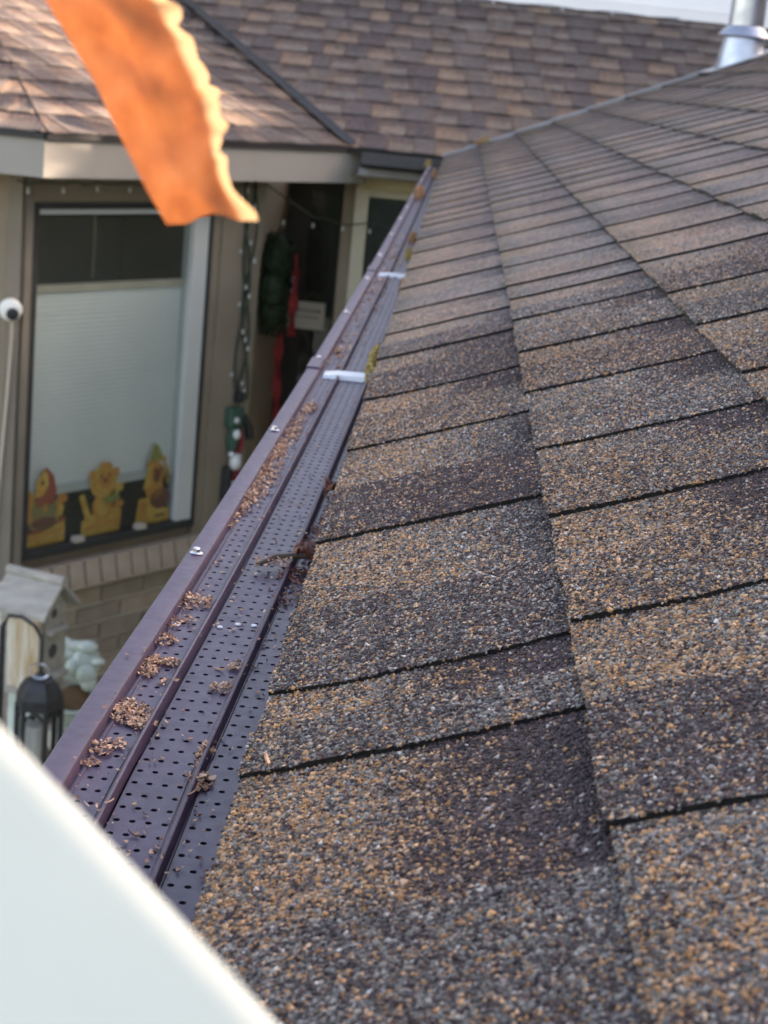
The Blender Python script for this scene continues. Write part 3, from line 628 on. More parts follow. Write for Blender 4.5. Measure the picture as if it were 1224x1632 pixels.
mb = MB(); mb.tube([(cc.x+.003, cc.y+.01, -.63), (cc.x-.004, yc-.035, -.70), (cc.x-.014, yc-.03, -.9), (cc.x-.028, yc-.03, -1.15), (cc.x-.04, yc-.03, -1.4), (cc.x-.05, yc-.03, -1.75)], .0052, 6); mb.build('cord', M['cord'], cs, True)

def card(name, label, u0, z0, pieces):
    t_ = thing(name, label, 'window cutout', wp(u0, z0, -.034), 'card cutouts along the bay window sill')
    for i, (nm, mt, poly, dpt) in enumerate(pieces):
        mb = MB(); mb.prism([(u0+a, z0+b) for a, b in poly], fwall, -.0375+dpt*.0018, -.0362+dpt*.0018); mb.build(nm, M[mt], t_)
def ell(cx_, cz_, rx, rz, n=18, w=0.): return [(cx_+rx*math.cos(2*math.pi*k/n)*(1+w*math.sin(5*2*math.pi*k/n)), cz_+rz*math.sin(2*math.pi*k/n)*(1+w*math.sin(5*2*math.pi*k/n))) for k in range(n)]
ZS = WB+.031
card('window_cutout', 'card bird cutout with tall red hood, leftmost of three in the bay window', .215, ZS, [
    ('base', 'yellow', [(0, 0), (.20, 0), (.20, .09), (.16, .075), (.08, .055), (0, .055)], 0), ('band', 'red', [(0, .045), (.10, .05), (.20, .085), (.20, .098), (.09, .064), (0, .058)], 1),
    ('body', 'olive', ell(.098, .118, .082, .066, 18, .05), 1), ('hollow', 'maroon', ell(.098, .085, .055, .022), 2), ('wing', 'orange', [(.005, .15), (.04, .14), (.055, .19), (.03, .215), (.0, .19)], 2),
    ('wing', 'orange', [(.15, .14), (.205, .155), (.20, .18), (.16, .185)], 2), ('hood', 'red', [(.06, .15), (.135, .155), (.15, .20), (.135, .26), (.10, .295), (.075, .28), (.06, .22)], 3),
    ('face', 'yellow', [(.05, .185), (.085, .19), (.11, .225), (.105, .27), (.085, .285), (.055, .245)], 4), ('beak', 'orange', [(.085, .13), (.11, .13), (.10, .165)], 4), ('eye', 'maroon', ell(.082, .24, .008, .010, 10), 5), ('cheek', 'orange', ell(.072, .215, .012, .010, 10), 5), ('stripe', 'orange', [(.01, .02), (.19, .045), (.19, .06), (.01, .035)], 2), ('feather', 'orange', [(.02, .09), (.05, .10), (.03, .15), (.008, .13)], 3), ('feather', 'yellow', [(.15, .10), (.18, .10), (.19, .14), (.165, .15)], 3)])
card('window_cutout', 'round-headed yellow card cutout with raised tail, middle of three in the bay window', .485, ZS, [
    ('base', 'yellow', [(.01, 0), (.20, 0), (.205, .085), (.13, .10), (.07, .085), (.012, .06)], 0), ('body', 'orange', ell(.11, .105, .052, .055), 1), ('tail', 'yellow', [(.03, .06), (.055, .07), (.015, .165), (-.008, .16)], 1),
    ('arm', 'leafgreen', [(.10, .135), (.185, .155), (.195, .125), (.12, .11)], 2), ('hand', 'yellow', [(.165, .145), (.205, .16), (.205, .19), (.165, .185)], 2), ('paw', 'orange', [(.165, .09), (.21, .095), (.21, .12), (.17, .12)], 2),
    ('head', 'yellow', ell(.105, .205, .068, .062, 20, .04), 3), ('muzzle', 'orange', ell(.112, .205, .03, .03), 4), ('nose', 'maroon', ell(.112, .208, .010, .009, 10), 5), ('cap', 'orange', [(.075, .258), (.15, .256), (.13, .278), (.09, .28)], 4), ('ear', 'orange', ell(.048, .235, .016, .020, 10), 4), ('ear', 'orange', ell(.165, .235, .016, .020, 10), 4), ('eye', 'maroon', ell(.09, .228, .006, .008, 8), 5), ('eye', 'maroon', ell(.13, .228, .006, .008, 8), 5), ('belly', 'yellow', ell(.11, .10, .028, .034, 14), 2), ('stripe', 'orange', [(.02, .02), (.20, .04), (.20, .055), (.02, .032)], 2)])
card('window_cutout', 'card cutout with pointed green hat and maroon bundle, rightmost of three in the window', .765, ZS, [
    ('base', 'yellow', [(0, 0), (.18, 0), (.18, .05), (.11, .06), (.08, .105), (.015, .105)], 0), ('bundle', 'maroon', ell(.125, .095, .052, .042), 1), ('body', 'orange', ell(.09, .14, .045, .05), 1),
    ('hair', 'yellow', [(.03, .14), (.07, .15), (.105, .25), (.13, .25), (.165, .165), (.155, .145), (.165, .20), (.125, .27), (.06, .265)], 2), ('face', 'orange', ell(.1, .195, .034, .045), 3), ('nose', 'maroon', ell(.098, .19, .018, .028, 12), 4),
    ('hat', 'leafgreen', [(.045, .235), (.13, .255), (.095, .315), (.075, .32)], 3), ('spots', 'maroon', [(.10, .02), (.15, .024), (.15, .034), (.10, .03)], 2), ('eye', 'maroon', ell(.085, .215, .006, .008, 8), 4), ('eye', 'maroon', ell(.117, .215, .006, .008, 8), 4), ('sheaf', 'orange', [(.015, .03), (.06, .035), (.05, .09), (.02, .09)], 2), ('brim', 'orange', [(.035, .232), (.145, .254), (.14, .264), (.035, .243)], 4)])

# string of clear lights under the bay eave and hanging on the corner
sl_ = thing('string_lights', 'string of small clear lights running under the bay and entrance eaves', 'string lights', wp(.6, -.2, .05))
ptsS = []; bulbs = []
for k in range(25):
    u = .06+1.2*k/24; ptsS.append(wp(u, -.165-.012*abs(math.sin(k*1.3)), .06))
    if k % 3 == 1: bulbs.append(Vector(ptsS[-1])-Vector((0, 0, .024)))
for x in np.linspace(-.5, .0, 12): ptsS.append((x, 6.52, -.305-.01*math.sin(x*30)))
bulbs += [Vector((x, 6.515, -.33)) for x in (-.62, -.50, -.38, -.27, -.17)]
mb = MB(); mb.tube(ptsS, .003, 5); mb.build('wire', M['wire'], sl_)
b = MB(); b.lathe((0, 0, 0), [(.001, -.010), (.0045, -.007), (.0055, -.002), (.004, .004), (.0035, .010)], 10); bme = b.mesh('bulb'); bme.materials.append(M['bulb'])
for p in bulbs: link('bulb', bme, None, sl_, p)
hs = thing('string_lights', 'bunch of light strings hanging down the wall corner beside the wreath', 'string lights', wp(1.21, -.65, .05))
for j in range(3):
    mb = MB(); ph = j*2.1; path = [wp(1.205+.018*math.sin(z*9+ph)+.012*j+.02*(-z-.2), z, .03+.01*math.cos(z*11+ph)) for z in np.linspace(-.15, -1.02, 26)]; mb.tube(path, .0055, 5); mb.build('wire', M['wire'], hs)
    for i in range(2+j, 26, 5): link('bulb', bme, None, hs, Vector(path[i])+Vector((.012*(1 if i % 2 else -1), -.01, .0)))
rl = thing('roof_lights', 'row of tiny white bulbs along the top of the far shingle roof', 'string lights', (.4, yu, zu))
mb = MB(); mb.tube([(x, yu-.035, zu+.004+.004*math.sin(x*20)) for x in np.linspace(-.3, 1.0, 20)], .0025, 5); mb.build('wire', M['blackgut'], rl)
for x in (-.02, .14, .46, .69): link('bulb', bme, None, rl, (x, yu-.045, zu-.002))
# outdoor timer box with plugs
tb = thing('timer_box', 'dark green outdoor timer box plugged in at the bay corner below the light strings', 'timer box', wp(1.21, -1.08, .03))
mb = MB(); wbox(mb, 1.165, 1.24, -1.125, -1.045, .016, .056); mb.build('box', M['greenplastic'], tb, bevel=.008)
mb = MB(); mb.lathe(wp(1.195, -1.095, .056), [(.012, 0), (.012, .004), (.004, .006)], 14, 0, (NW[0], NW[1], 0)); mb.build('dial', M['whiteplastic'], tb)
mb = MB(); wbox(mb, 1.205, 1.24, -1.03, -.985, .02, .05); mb.build('plug', M['black'], tb, bevel=.006)
mb = MB(); mb.tube([wp(1.25, -1.09, .04), wp(1.275, -1.13, .05), wp(1.285, -1.18, .05)], .018, 8); mb.build('plug', M['black'], tb, True)
og = thing('hanging_ornament', 'red, white and green ornament hanging below the green timer box', 'ornament', wp(1.22, -1.25, .04))
mb = MB(); mb.ball(wp(1.205, -1.155, .05), .018, 12, 0, (1, 1, 1.3)); mb.build('white_bead', M['whiteplastic'], og, True)
mb = MB(); mb.tube([wp(1.205, -1.13, .035), wp(1.2, -1.19, .035), wp(1.2, -1.235, .035)], [.022, .025, .012], 8); mb.build('green_cap', M['greenplastic'], og, True)
mb = MB(); mb.ball(wp(1.21, -1.27, .05), .026, 12, 0, (1, 1, 1.3)); mb.ball(wp(1.185, -1.235, .05), .012); mb.ball(wp(1.228, -1.25, .045), .016); mb.build('white_bow', M['whiteplastic'], og, True)
mb = MB(); mb.tube([wp(1.235, -1.15, .04), wp(1.24, -1.19, .05), wp(1.232, -1.24, .045)], .011, 8); mb.build('red_stripe', M['ribbon'], og, True); mb = MB(); mb.tube([wp(1.228, -1.30, .045), wp(1.222, -1.35, .045)], .012, 8); mb.build('red_stripe', M['ribbon'], og, True)
mb = MB(); mb.tube([wp(1.222, -1.352, .045), wp(1.212, -1.42, .045), wp(1.21, -1.55, .045)], .011, 8); mb.build('white_stripe', M['whiteplastic'], og, True)
mb = MB(); mb.tube([wp(1.19, -1.29, .03), wp(1.185, -1.4, .03), wp(1.19, -1.55, .03)], .02, 8); mb.build('dark_ribbon', M['black'], og, True)
# wreath on the return wall, seen almost edge on
wr = thing('wreath', 'dark green fir wreath with a red ribbon on the wall beside the entrance', 'wreath', (xr_+.04, 6.68, -.6))
wc = Vector((xr_+.045, 6.66, -.60)); mb = MB(); A = []
for k in range(2600):
    th = random.random()*2*math.pi; ph = random.random()*2*math.pi; rr = .155+.052*math.cos(ph); c = wc+Vector((.05*math.sin(ph), rr*math.cos(th), rr*math.sin(th)*1.03))
    d = Vector((random.gauss(0, 1)+math.sin(ph), random.gauss(0, 1), random.gauss(0, 1))).normalized()*random.uniform(.025, .05); s2 = d.cross(Vector((random.random(), random.random(), random.random()))).normalized()*.0028
    mb.add([c-s2, c+s2, c+d], [(0, 1, 2)])
mb.tube([wc+Vector((0, .155*math.cos(q), .16*math.sin(q))) for q in np.linspace(0, 2*math.pi, 25)], .045, 8); mb.build('greenery', M['wreath'], wr)
def ribbon(mb, path, w):
    vs = []
    for i, p in enumerate(path): q = Vector(p); vs += [q+Vector((-w*.35+.006*math.sin(i*1.3), -w/2, 0)), q+Vector((w*.35-.006*math.sin(i*1.3), w/2, .004*math.cos(i)))]
    mb.add(vs, [(2*i, 2*i+1, 2*i+3, 2*i+2) for i in range(len(path)-1)])
mb = MB(); X = xr_+.125
ribbon(mb, [(X, 6.72+.05*math.sin(z*16), z) for z in np.linspace(-.47, -.80, 14)], .028); ribbon(mb, [(X+.01, 6.60+.05*math.cos(z*14), z) for z in np.linspace(-.56, -.80, 10)], .03)
mb.build('bow', M['ribbon'], wr)
mb = MB(); ribbon(mb, [(X-.03+.01*math.sin(z*9), 6.62+.03*math.sin(z*7), z) for z in np.linspace(-.76, -1.16, 14)], .038); mb.build('ribbon_tail', M['ribbon'], wr)
mb = MB(); mb.ball((X, 6.64, -.575), .016); mb.ball((X+.0, 6.61, -.615), .013); mb.build('bauble', M['silver'], wr, True)
# notice on the entrance door
sg = thing('notice', 'pale paper notice with faded print taped on the dark entrance door', 'sign', (-.58, 7.33, -.82))
mb = MB(); mb.box((-.578, 7.334, -.818), (.190, .004, .125)); mb.build('paper', M['paper'], sg)
mb = MB()
for zz, n_, h in ((-.795, 12, .016), (-.825, 15, .008)):
    for k in range(n_): mb.box((-.648+.14*k/(n_-1), 7.331, zz), (.14/n_*random.uniform(.45, .75), .001, h*random.uniform(.7, 1)))
mb.build('print', M['ink'], sg)
# birdhouse on a post
bh = thing('birdhouse', 'weathered wooden two-hole birdhouse on a pale post in front of the brick', 'birdhouse', (-1.18, 4.95, GZ))
RZ = Matrix.Rotation(R(-20), 3, 'Z'); bo = Vector((-1.172, 4.93, -.034))
def bp(x, y, z): return bo+RZ@Vector((x, y, z))
fb_ = lambda a, b, d: bp(a, d, b); fs_ = lambda a, b, d: bp(d, a, b)
mb = MB(); 
for k, (x0, x1) in enumerate(((-.082, -.052), (-.0515, .025), (.0255, .080))):
    m1 = MB(); m1.prism([(x0, -1.735), (x1, -1.735), (x1, -1.475), (x0, -1.475)], fb_, -.070, -.056); m1.build('wall_board', M['oldwood'] if k == 0 else M['palewood'], bh)
m1 = MB(); m1.prism([(-.07, -1.735), (.07, -1.735), (.07, -1.47), (0, -1.385), (-.07, -1.47)], fs_, .066, .080); gab = m1.build('gable_board', M['oldwood'], bh)
m1 = MB(); m1.prism([(-.056, -1.735), (.07, -1.735), (.07, -1.475), (-.056, -1.475)], fs_, -.08, -.066); m1.prism([(-.08, -1.73), (.066, -1.73), (.066, -1.48), (-.08, -1.48)], fb_, .056, .07); m1.build('wall_board', M['oldwood'], bh)
for zz, rr in ((-1.475, .016), (-1.605, .024)):
    m1 = MB(); m1.lathe(bp(.0805, -.005, zz), [(rr, 0), (rr, .0012)], 18, 0, RZ@Vector((1, 0, 0))); m1.build('hole_shade_disc', M['dark'], bh)  # dark disc on the uncut board paints the shade inside a hole
m1 = MB(); m1.box(bp(.088, 0, -1.53), (.03, .10, .014), RZ); m1.build('perch_ledge', M['oldwood'], bh); m1 = MB(); m1.box(bp(.09, 0, -1.69), (.035, .11, .014), RZ); m1.build('perch_ledge', M['oldwood'], bh)
sl1 = .125/.115
for sgn in (-1, 1):
    m1 = MB(); m1.prism([(0, -1.36), (sgn*.105, -1.36-.105*.92), (sgn*.105, -1.376-.105*.92), (0, -1.376)], fs_, -.105, .11); m1.build('roof_board', M['oldwood'], bh)
m1 = MB(); m1.tube([bp(-.107, 0, -1.362), bp(.112, 0, -1.362)], .018, 8); m1.build('ridge_roll', M['oldwood'], bh, True)
m1 = MB(); m1.box(bp(0, 0, -1.745), (.19, .16, .018), RZ); m1.build('floor', M['oldwood'], bh)
m1 = MB(); m1.box(bp(-.01, .0, (GZ-1.755)/2), (.10, .10, -GZ-1.755), RZ); m1.build('post', M['ceramic'], bh, bevel=.01)
# iron lantern on a shepherd's hook
ln = thing('iron_lantern', 'black iron lantern with arched openings hanging in front of the birdhouse post', 'lantern', (-1.035, 4.5, -1.9))
lc = Vector((-1.037, 4.5, 0))
m1 = MB(); m1.lathe((lc.x, lc.y, 0), [(.074, -1.665), (.072, -1.63), (.062, -1.60), (.045, -1.578), (.018, -1.568), (.010, -1.555)], 6); m1.build('dome', M['black'], ln)
for k in range(6):
    q = 2*math.pi*k/6; q2 = q+math.pi/3; m1 = MB(); m1.tube([(lc.x+.068*math.cos(q), lc.y+.068*math.sin(q), z) for z in (-1.66, -1.90)], .009, 6)
    pa = [Vector((lc.x+.066*(math.cos(q)*(1-w_)+math.cos(q2)*w_), lc.y+.066*(math.sin(q)*(1-w_)+math.sin(q2)*w_), -1.70+.028*math.sin(math.pi*w_))) for w_ in np.linspace(0, 1, 7)]
    m1.tube(pa, .006, 5); m1.build('bar', M['black'], ln)
m1 = MB(); m1.lathe((lc.x, lc.y, -1.905), [(.075, 0), (.075, .012)], 6); m1.build('base', M['black'], ln)
m1 = MB(); m1.lathe((lc.x-.012, lc.y-.01, -1.893), [(.036, 0), (.036, .165), (.03, .17)], 16); m1.build('candle', M['stone'], ln, True)
m1 = MB(); m1.tube([(lc.x+.030*math.cos(q), lc.y-.02, -1.545+.0+.024*math.sin(q)) for q in np.linspace(0, 2*math.pi, 14)], .003, 5); m1.build('ring', M['zinc'], ln)
m1 = MB(); m1.tube([(lc.x, lc.y, -1.555), (lc.x, lc.y, -1.45)], .0055, 6); m1.build('hanger', M['black'], ln)
hk = thing('shepherd_hook', 'tall thin black iron hook pole left of the birdhouse', 'hook', (-1.165, 4.5, GZ))
m1 = MB(); m1.tube([(-1.165, 4.5, GZ), (-1.160, 4.5, -1.9), (-1.158, 4.5, -1.42), (-1.14, 4.5, -1.385), (-1.10, 4.5, -1.385), (-1.06, 4.5, -1.41), (lc.x, 4.5, -1.45)], [.011, .011, .010, .007, .006, .006, .005], 7); m1.build('pole', M['black'], hk, True)
# ceramic planter with a crouching frog-like figure
pl = thing('ceramic_planter', 'pale green glazed garden planter with a climbing figure on its rim', 'planter', (-1.07, 5.15, GZ))
pc = Vector((-1.075, 5.15, -1.905)); ax_ = Vector((.05, -.5, .85)).normalized()
m1 = MB(); m1.lathe(pc, [(.03, -.13), (.06, -.10), (.082, -.03), (.086, .025), (.078, .030), (.070, .02), (.06, -.01)], 24, 0, ax_); m1.build('bowl', M['ceramic'], pl, True)
m1 = MB(); m1.lathe(pc+ax_*.006, [(.055, 0), (.03, .008), (.001, .010)], 18, 0, ax_); m1.build('soil', M['soil'], pl)
m1 = MB(); m1.ball((-1.055, 5.21, -1.79), .058, 14, 0, (1, 1, 1.1)); m1.ball((-1.04, 5.17, -1.815), .04, 12); m1.ball((-1.085, 5.18, -1.80), .036, 12); m1.ball((-1.045, 5.19, -1.725), .030, 12, 0, (1.25, 1, .8)); m1.ball((-1.03, 5.165, -1.85), .03, 12); m1.ball((-1.12, 5.2, -1.76), .03, 12, 0, (1.6, 1, .7))
m1.tube([(-1.03, 5.19, -1.775), (-1.005, 5.17, -1.772), (-.985, 5.16, -1.760)], [.02, .015, .012], 9); m1.tube([(-1.06, 5.2, -1.73), (-1.11, 5.2, -1.73), (-1.15, 5.21, -1.70)], [.022, .02, .012], 9); m1.build('figure', M['ceramic'], pl, True)
m1 = MB(); m1.lathe((-1.07, 5.20, GZ), [(.13, 0), (.12, .05), (.085, .08), (.08, .55), (.10, .60), (.10, .66)], 18); m1.build('pedestal', M['stone'], pl, True)
fc = thing('garden_tap', 'small dark garden tap sticking out of the brick beside the gutter', 'tap', wp(.80, -1.85, .05))
m1 = MB(); m1.tube([wp(.80, -1.88, -.005), wp(.80, -1.88, .07)], .012, 8); m1.tube([wp(.80, -1.88, .06), wp(.80, -1.93, .075)], .010, 8); m1.build('spout', M['black'], fc, True)
m1 = MB(); m1.lathe(wp(.80, -1.86, .05), [(.006, 0), (.006, .02), (.022, .022), (.022, .03)], 10); m1.build('handle', M['zinc'], fc)

# ------------------------------------------------------------------ debris on the guard
def flake(mb, A, c, size, asp, lift_dir=None):
    a = Vector((random.gauss(0, 1), random.gauss(0, 1), random.gauss(0, .45))).normalized(); up = Vector((0, 0, 1)); b = a.cross(up+Vector((random.gauss(0, .4), random.gauss(0, .4), 0))).normalized(); n_ = b.cross(a)
    cu = random.uniform(.1, .5)*size; c = Vector(c); L_ = size; w = size*asp; v = []
    for t_, ww, k in ((-1, .25, 1), (-.3, 1, 0), (.4, .9, .1), (1, .15, .9)): v += [c+a*L_*t_*.5+b*w*ww*.5+n_*cu*k*.4, c+a*L_*t_*.5-b*w*ww*.5+n_*cu*k*.4+n_*.1*w]
    v2 = [p-n_*size*.10 for p in v]; o = mb.add(v+v2, [(0, 1, 3, 2), (2, 3, 5, 4), (4, 5, 7, 6), (9, 8, 10, 11), (11, 10, 12, 13), (13, 12, 14, 15), (0, 2, 10, 8), (2, 4, 12, 10), (4, 6, 14, 12), (3, 1, 9, 11), (5, 3, 11, 13), (7, 5, 13, 15)])
    A += [random.random()]*16
def pile(label, blobs, mat='husk', sz=(.0013, .0031), asp=(.35, .75), name='debris_pile', cat='debris', group='seed husk heaps on the gutter guard'):
    mb = MB(); A = []
    for (x, y, rx, ry, h, n_) in blobs:
        for _ in range(int(n_*1.45)):
            r_ = random.random()**.62*1.32; q = random.random()*2*math.pi; px, py = r_*math.cos(q), r_*math.sin(q); top = max(.0004, h*.6*(1-r_*r_))
            flake(mb, A, (x+gx(y)*0+px*rx, y+py*ry, ZP+.0012+random.random()*top), random.uniform(*sz), random.uniform(*asp))
    mb.att['grain_a'] = A; o = mb.build(name, M[mat]); return tag(o, label, cat, group, 'stuff' if label.startswith(('loose', 'dark leafy')) else None)
pile('small loose husk heap at the lip, nearest the white board', [(-.0785, .694, .005, .008, .004, 46), (-.0715, .70, .0025, .004, .002, 14), (-.079, .674, .004, .004, .002, 16)])
pile('flat triangular husk heap filling the first panel, second from the white board', [(-.0735, .737, .008, .011, .004, 120), (-.0665, .727, .006, .006, .003, 70), (-.078, .742, .0035, .012, .003, 50)])
pile('T-shaped husk heap with a tail reaching the first rib', [(-.0765, .803, .0045, .013, .005, 90), (-.068, .812, .008, .0045, .003, 75)])
pile('tiny husk tuft with a grey sliver against the lip', [(-.0765, .846, .004, .008, .004, 34), (-.072, .845, .003, .003, .002, 8), (-.0765, .875, .0025, .01, .002, 14)])
pile('pair of husk tufts side by side just below the silver screw', [(-.0745, .915, .0045, .013, .0045, 60), (-.066, .918, .0055, .010, .0035, 50), (-.069, .882, .003, .006, .002, 14)])
pile('long dense drift of brown husks choking the first panel', [(-.0735, 1.12, .0035, .035, .002, 70), (-.0725, 1.17, .0045, .03, .004, 150), (-.066, 1.19, .005, .05, .002, 70), (-.0715, 1.25, .004, .035, .004, 140), (-.064, 1.26, .006, .06, .002, 90), (-.069, 1.33, .006, .03, .004, 170), (-.0655, 1.40, .0075, .05, .0025, 150), (-.062, 1.46, .005, .05, .002, 60), (-.0585, 1.52, .005, .025, .004, 70)], sz=(.0014, .0038))
pile('husk tuft leaning on the right rib near the bottom', [(-.0275, .668, .004, .008, .005, 34), (-.0305, .700, .0025, .013, .004, 30)], sz=(.002, .0055))
pile('husk tuft left of the right rib, beside plain holes', [(-.0345, .783, .005, .006, .003, 34), (-.0325, .818, .003, .007, .003, 24)])
pile('dark leafy litter between the right rib and the shingle edge', [(-.015, .95, .007, .022, .003, 34), (-.0165, .99, .010, .012, .006, 60), (-.010, 1.06, .008, .05, .004, 90), (-.005, 1.15, .007, .06, .004, 80), (.002, 1.40, .007, .12, .004, 120)], mat='brownleaf', sz=(.0015, .005))
pile('loose husks sprinkled behind the pale strap on the far panels', [(-.060, 1.85, .012, .10, .002, 60), (-.05, 2.2, .02, .3, .002, 130), (-.045, 2.9, .02, .4, .003, 160)], sz=(.002, .006))
mb = MB(); A = []
for _ in range(1050):
    y = .58+random.random()**1.6*2.6; x = random.uniform(-.097, -.002)
    if random.random() < .25: x = random.choice([-.0785, -.0665, -.0585, -.034, -.0255])+random.gauss(0, .0015)
    z = ZP+.0062 if x < -.085 else ZP+.0012
    if -.066 < x < -.060 or -.033 < x < -.0275: z += .0045
    if x < -.085 and random.random() < .72: continue
    q = random.random(); flake(mb, A, (x+gx(y), y, z), random.uniform(.003, .009) if q < .06 else random.uniform(.0007, .0030), .12 if q < .06 else random.uniform(.25, .8))
mb.att['grain_a'] = A; tag(mb.build('scattered_husks', M['husk']), 'single brown husks scattered along the gutter guard', 'debris', None, 'stuff')
mb = MB()
for x, y, lb in ((-.0745, .874, 'white dot on the first guard panel, beside the lip'), (-.050, .877, 'white dot on the middle guard panel, nearer the first rib'), (-.0405, .885, 'white dot on the middle guard panel, nearer the second rib'), (-.031, .886, 'faint white dot on top of the second rib')):
    mb = MB(); mb.lathe((x, y, ZP+.0003), [(.0019, 0), (.0016, .0006), (.0004, .0008)], 10); tag(mb.build('paint_fleck', M['whitegrain']), lb, 'fleck', 'white flecks in the guard holes')
# two fallen brown leaves and a seedy twig
def fallen(label, cx_, cy_, L_, wd, ang, cz, curl):
    mb = MB(); A = []; nU, nV = 10, 6; vs = []; ca, sa = math.cos(ang), math.sin(ang)
    for i in range(nU+1):
        t_ = i/nU; half = wd*math.sin(math.pi*min(1, t_*1.02+.03))**.8*(1+.15*math.sin(i*2.2))
        for j in range(nV+1):
            q = j/nV*2-1; lx = (t_-.5)*L_; ly = q*half; vs.append((cx_+lx*ca-ly*sa, cy_+lx*sa+ly*ca, cz+curl*q*q+.004*math.sin(t_*5)+.0015*math.sin(i*3+j*2))); A.append(max(0, min(1, .5+.25*math.sin(i*1.7+j)+.2*abs(q)-(.3 if j == 3 else 0))))
    mb.add(vs, [(i*(nV+1)+j, i*(nV+1)+j+1, (i+1)*(nV+1)+j+1, (i+1)*(nV+1)+j) for i in range(nU) for j in range(nV)]); mb.att['grain_a'] = A
    o = mb.build('fallen_leaf', M['brownleaf'], None, True); s_ = o.modifiers.new('thick', 'SOLIDIFY'); s_.thickness = .0005; return tag(o, label, 'leaf')
fallen('folded reddish brown leaf standing at the shingle edge, the farther one', -.0085, 1.19, .024, .008, R(60), ZP+.006, .007)
fallen('curled reddish brown leaf beside the seedy twig at the shingle edge', -.013, 1.012, .018, .008, R(10), ZP+.006, .006)
tw = thing('twig', 'short dark twig crusted with seeds lying across the right rib', 'twig', (-.03, 1.0, ZP))
mb = MB(); mb.tube([(-.043, .99, ZP+.005), (-.032, 1.0, ZP+.0085), (-.022, 1.006, ZP+.0085), (-.010, 1.015, ZP+.006)], [.0012, .002, .0022, .001], 6); mb.build('stem', M['bark'], tw, True)
mb = MB(); A = []
for _ in range(90): q = random.random(); flake(mb, A, (-.044+.022*q+random.gauss(0, .001), .988+.012*q+random.gauss(0, .004), ZP+.004+random.random()*.006), random.uniform(.0015, .003), .6)
mb.att['grain_a'] = A; mb.build('seeds', M['husk'], tw)
# moss tufts
def moss(label, x, y, rx, ry, h, n_, z=ZP, mat='moss'):
    mb = MB(); A = []
    for _ in range(n_):
        d = Vector((random.gauss(0, 1), random.gauss(0, 1), abs(random.gauss(0, 1)))).normalized(); r_ = random.random()**.4
        c = Vector((x+d.x*rx*r_, y+d.y*ry*r_, z+d.z*h*r_)); s_ = random.uniform(.0025, .006); flake(mb, A, c, s_, random.uniform(.3, .7))
    A = [min(1, a*.7+.3*random.random()) for a in A]; mb.att['grain_a'] = A; tag(mb.build('moss_tuft', M[mat]), label, 'moss', 'moss tufts along the shingle edge')
moss('long yellow moss tuft at the shingle edge beside the nearer pale strap', -.0115, 1.78, .008, .12, .02, 620)
moss('small rusty moss tuft at the shingle edge, between the two pale straps', -.006, 2.50, .007, .09, .016, 220, mat='rustmoss')
moss('yellow moss tuft at the shingle edge, just beyond the farther pale strap', -.015, 2.97, .007, .09, .016, 240)
moss('brown moss tuft at the shingle edge, second beyond the farther pale strap', -.018, 3.27, .008, .11, .018, 260, mat='rustmoss')
moss('large orange moss lump sitting on the far gutter panel', -.040, 4.5, .018, .16, .035, 500, mat='rustmoss')
moss('rusty moss lump near the far end of the gutter', -.018, 5.5, .016, .16, .03, 300, mat='rustmoss')
moss('yellowish moss at the far corner of the gutter', -.055, 6.15, .016, .05, .03, 200)
moss('dark moss on the metal rake edge where the first course ends', .150, 6.26, .022, .03, .03, 300, .07)
moss('orange moss on the metal rake edge beside the dark moss', .125, 6.25, .02, .03, .022, 200, .06, 'rustmoss')
# loose tan flake lying on the shingle step
lf = MB(); A = []; flake(lf, A, frw(.601, .012, .0085), .006, .8); lf.att['grain_a'] = [.9]*16; tag(lf.build('seed_flake', M['husk']), 'single tan flake resting on the shingle step by the eave', 'flake')

# ------------------------------------------------------------------ hanging autumn leaf on a branch overhead
def atcam(px, py, dep): return CAM+(RIGHT*((px-612)/FPX)+DOWN*((py-816)/FPX)+FWD)*dep
lt = bpy.data.materials.new('orange_leaf'); lt.use_nodes = True; nt = lt.node_tree; N = nt.nodes; L = nt.links; P = N['Principled BSDF']
a1_ = attr(N, 'margin'); a2_ = attr(N, 'vein'); tc = N.new('ShaderNodeTexCoord'); nz = N.new('ShaderNodeTexNoise'); nz.inputs['Scale'].default_value = 140; nz.inputs['Detail'].default_value = 8; L.new(tc.outputs['Object'], nz.inputs[0])
r1 = ramp(N, [(.25, (.215, .058, .018)), (.48, (.28, .082, .025)), (.64, (.31, .098, .032)), (.80, (.36, .135, .052))]); L.new(nz.outputs[0], r1.inputs[0])
mx1 = N.new('ShaderNodeMix'); mx1.data_type = 'RGBA'; L.new(a2_.outputs['Fac'], mx1.inputs[0]); L.new(r1.outputs[0], mx1.inputs[6]); mx1.inputs[7].default_value = (.34, .10, .03, 1)
mx2 = N.new('ShaderNodeMix'); mx2.data_type = 'RGBA'; L.new(a1_.outputs['Fac'], mx2.inputs[0]); L.new(mx1.outputs[2], mx2.inputs[6]); mx2.inputs[7].default_value = (.44, .29, .16, 1)
L.new(mx2.outputs[2], P.inputs['Base Color']); setc(P, Roughness=.55); tl = N.new('ShaderNodeBsdfTranslucent'); L.new(mx2.outputs[2], tl.inputs[0]); ms = N.new('ShaderNodeMixShader'); ms.inputs[0].default_value = .5
L.new(P.outputs[0], ms.inputs[1]); L.new(tl.outputs[0], ms.inputs[2]); L.new(ms.outputs[0], N['Material Output'].inputs[0])
left = [(20, -330), (18, -200), (40, -90), (72, 0), (112, 65), (150, 130), (178, 190), (205, 245), (232, 300), (266, 358)]
right = [(60, -330), (150, -230), (225, -110), (268, 0), (302, 50), (318, 98), (345, 150), (356, 205), (362, 262), (400, 352)]
leaf = thing('hanging_leaf', 'orange autumn leaf with a pale ragged edge hanging close at the top left', 'leaf', atcam(40, -330, .345))
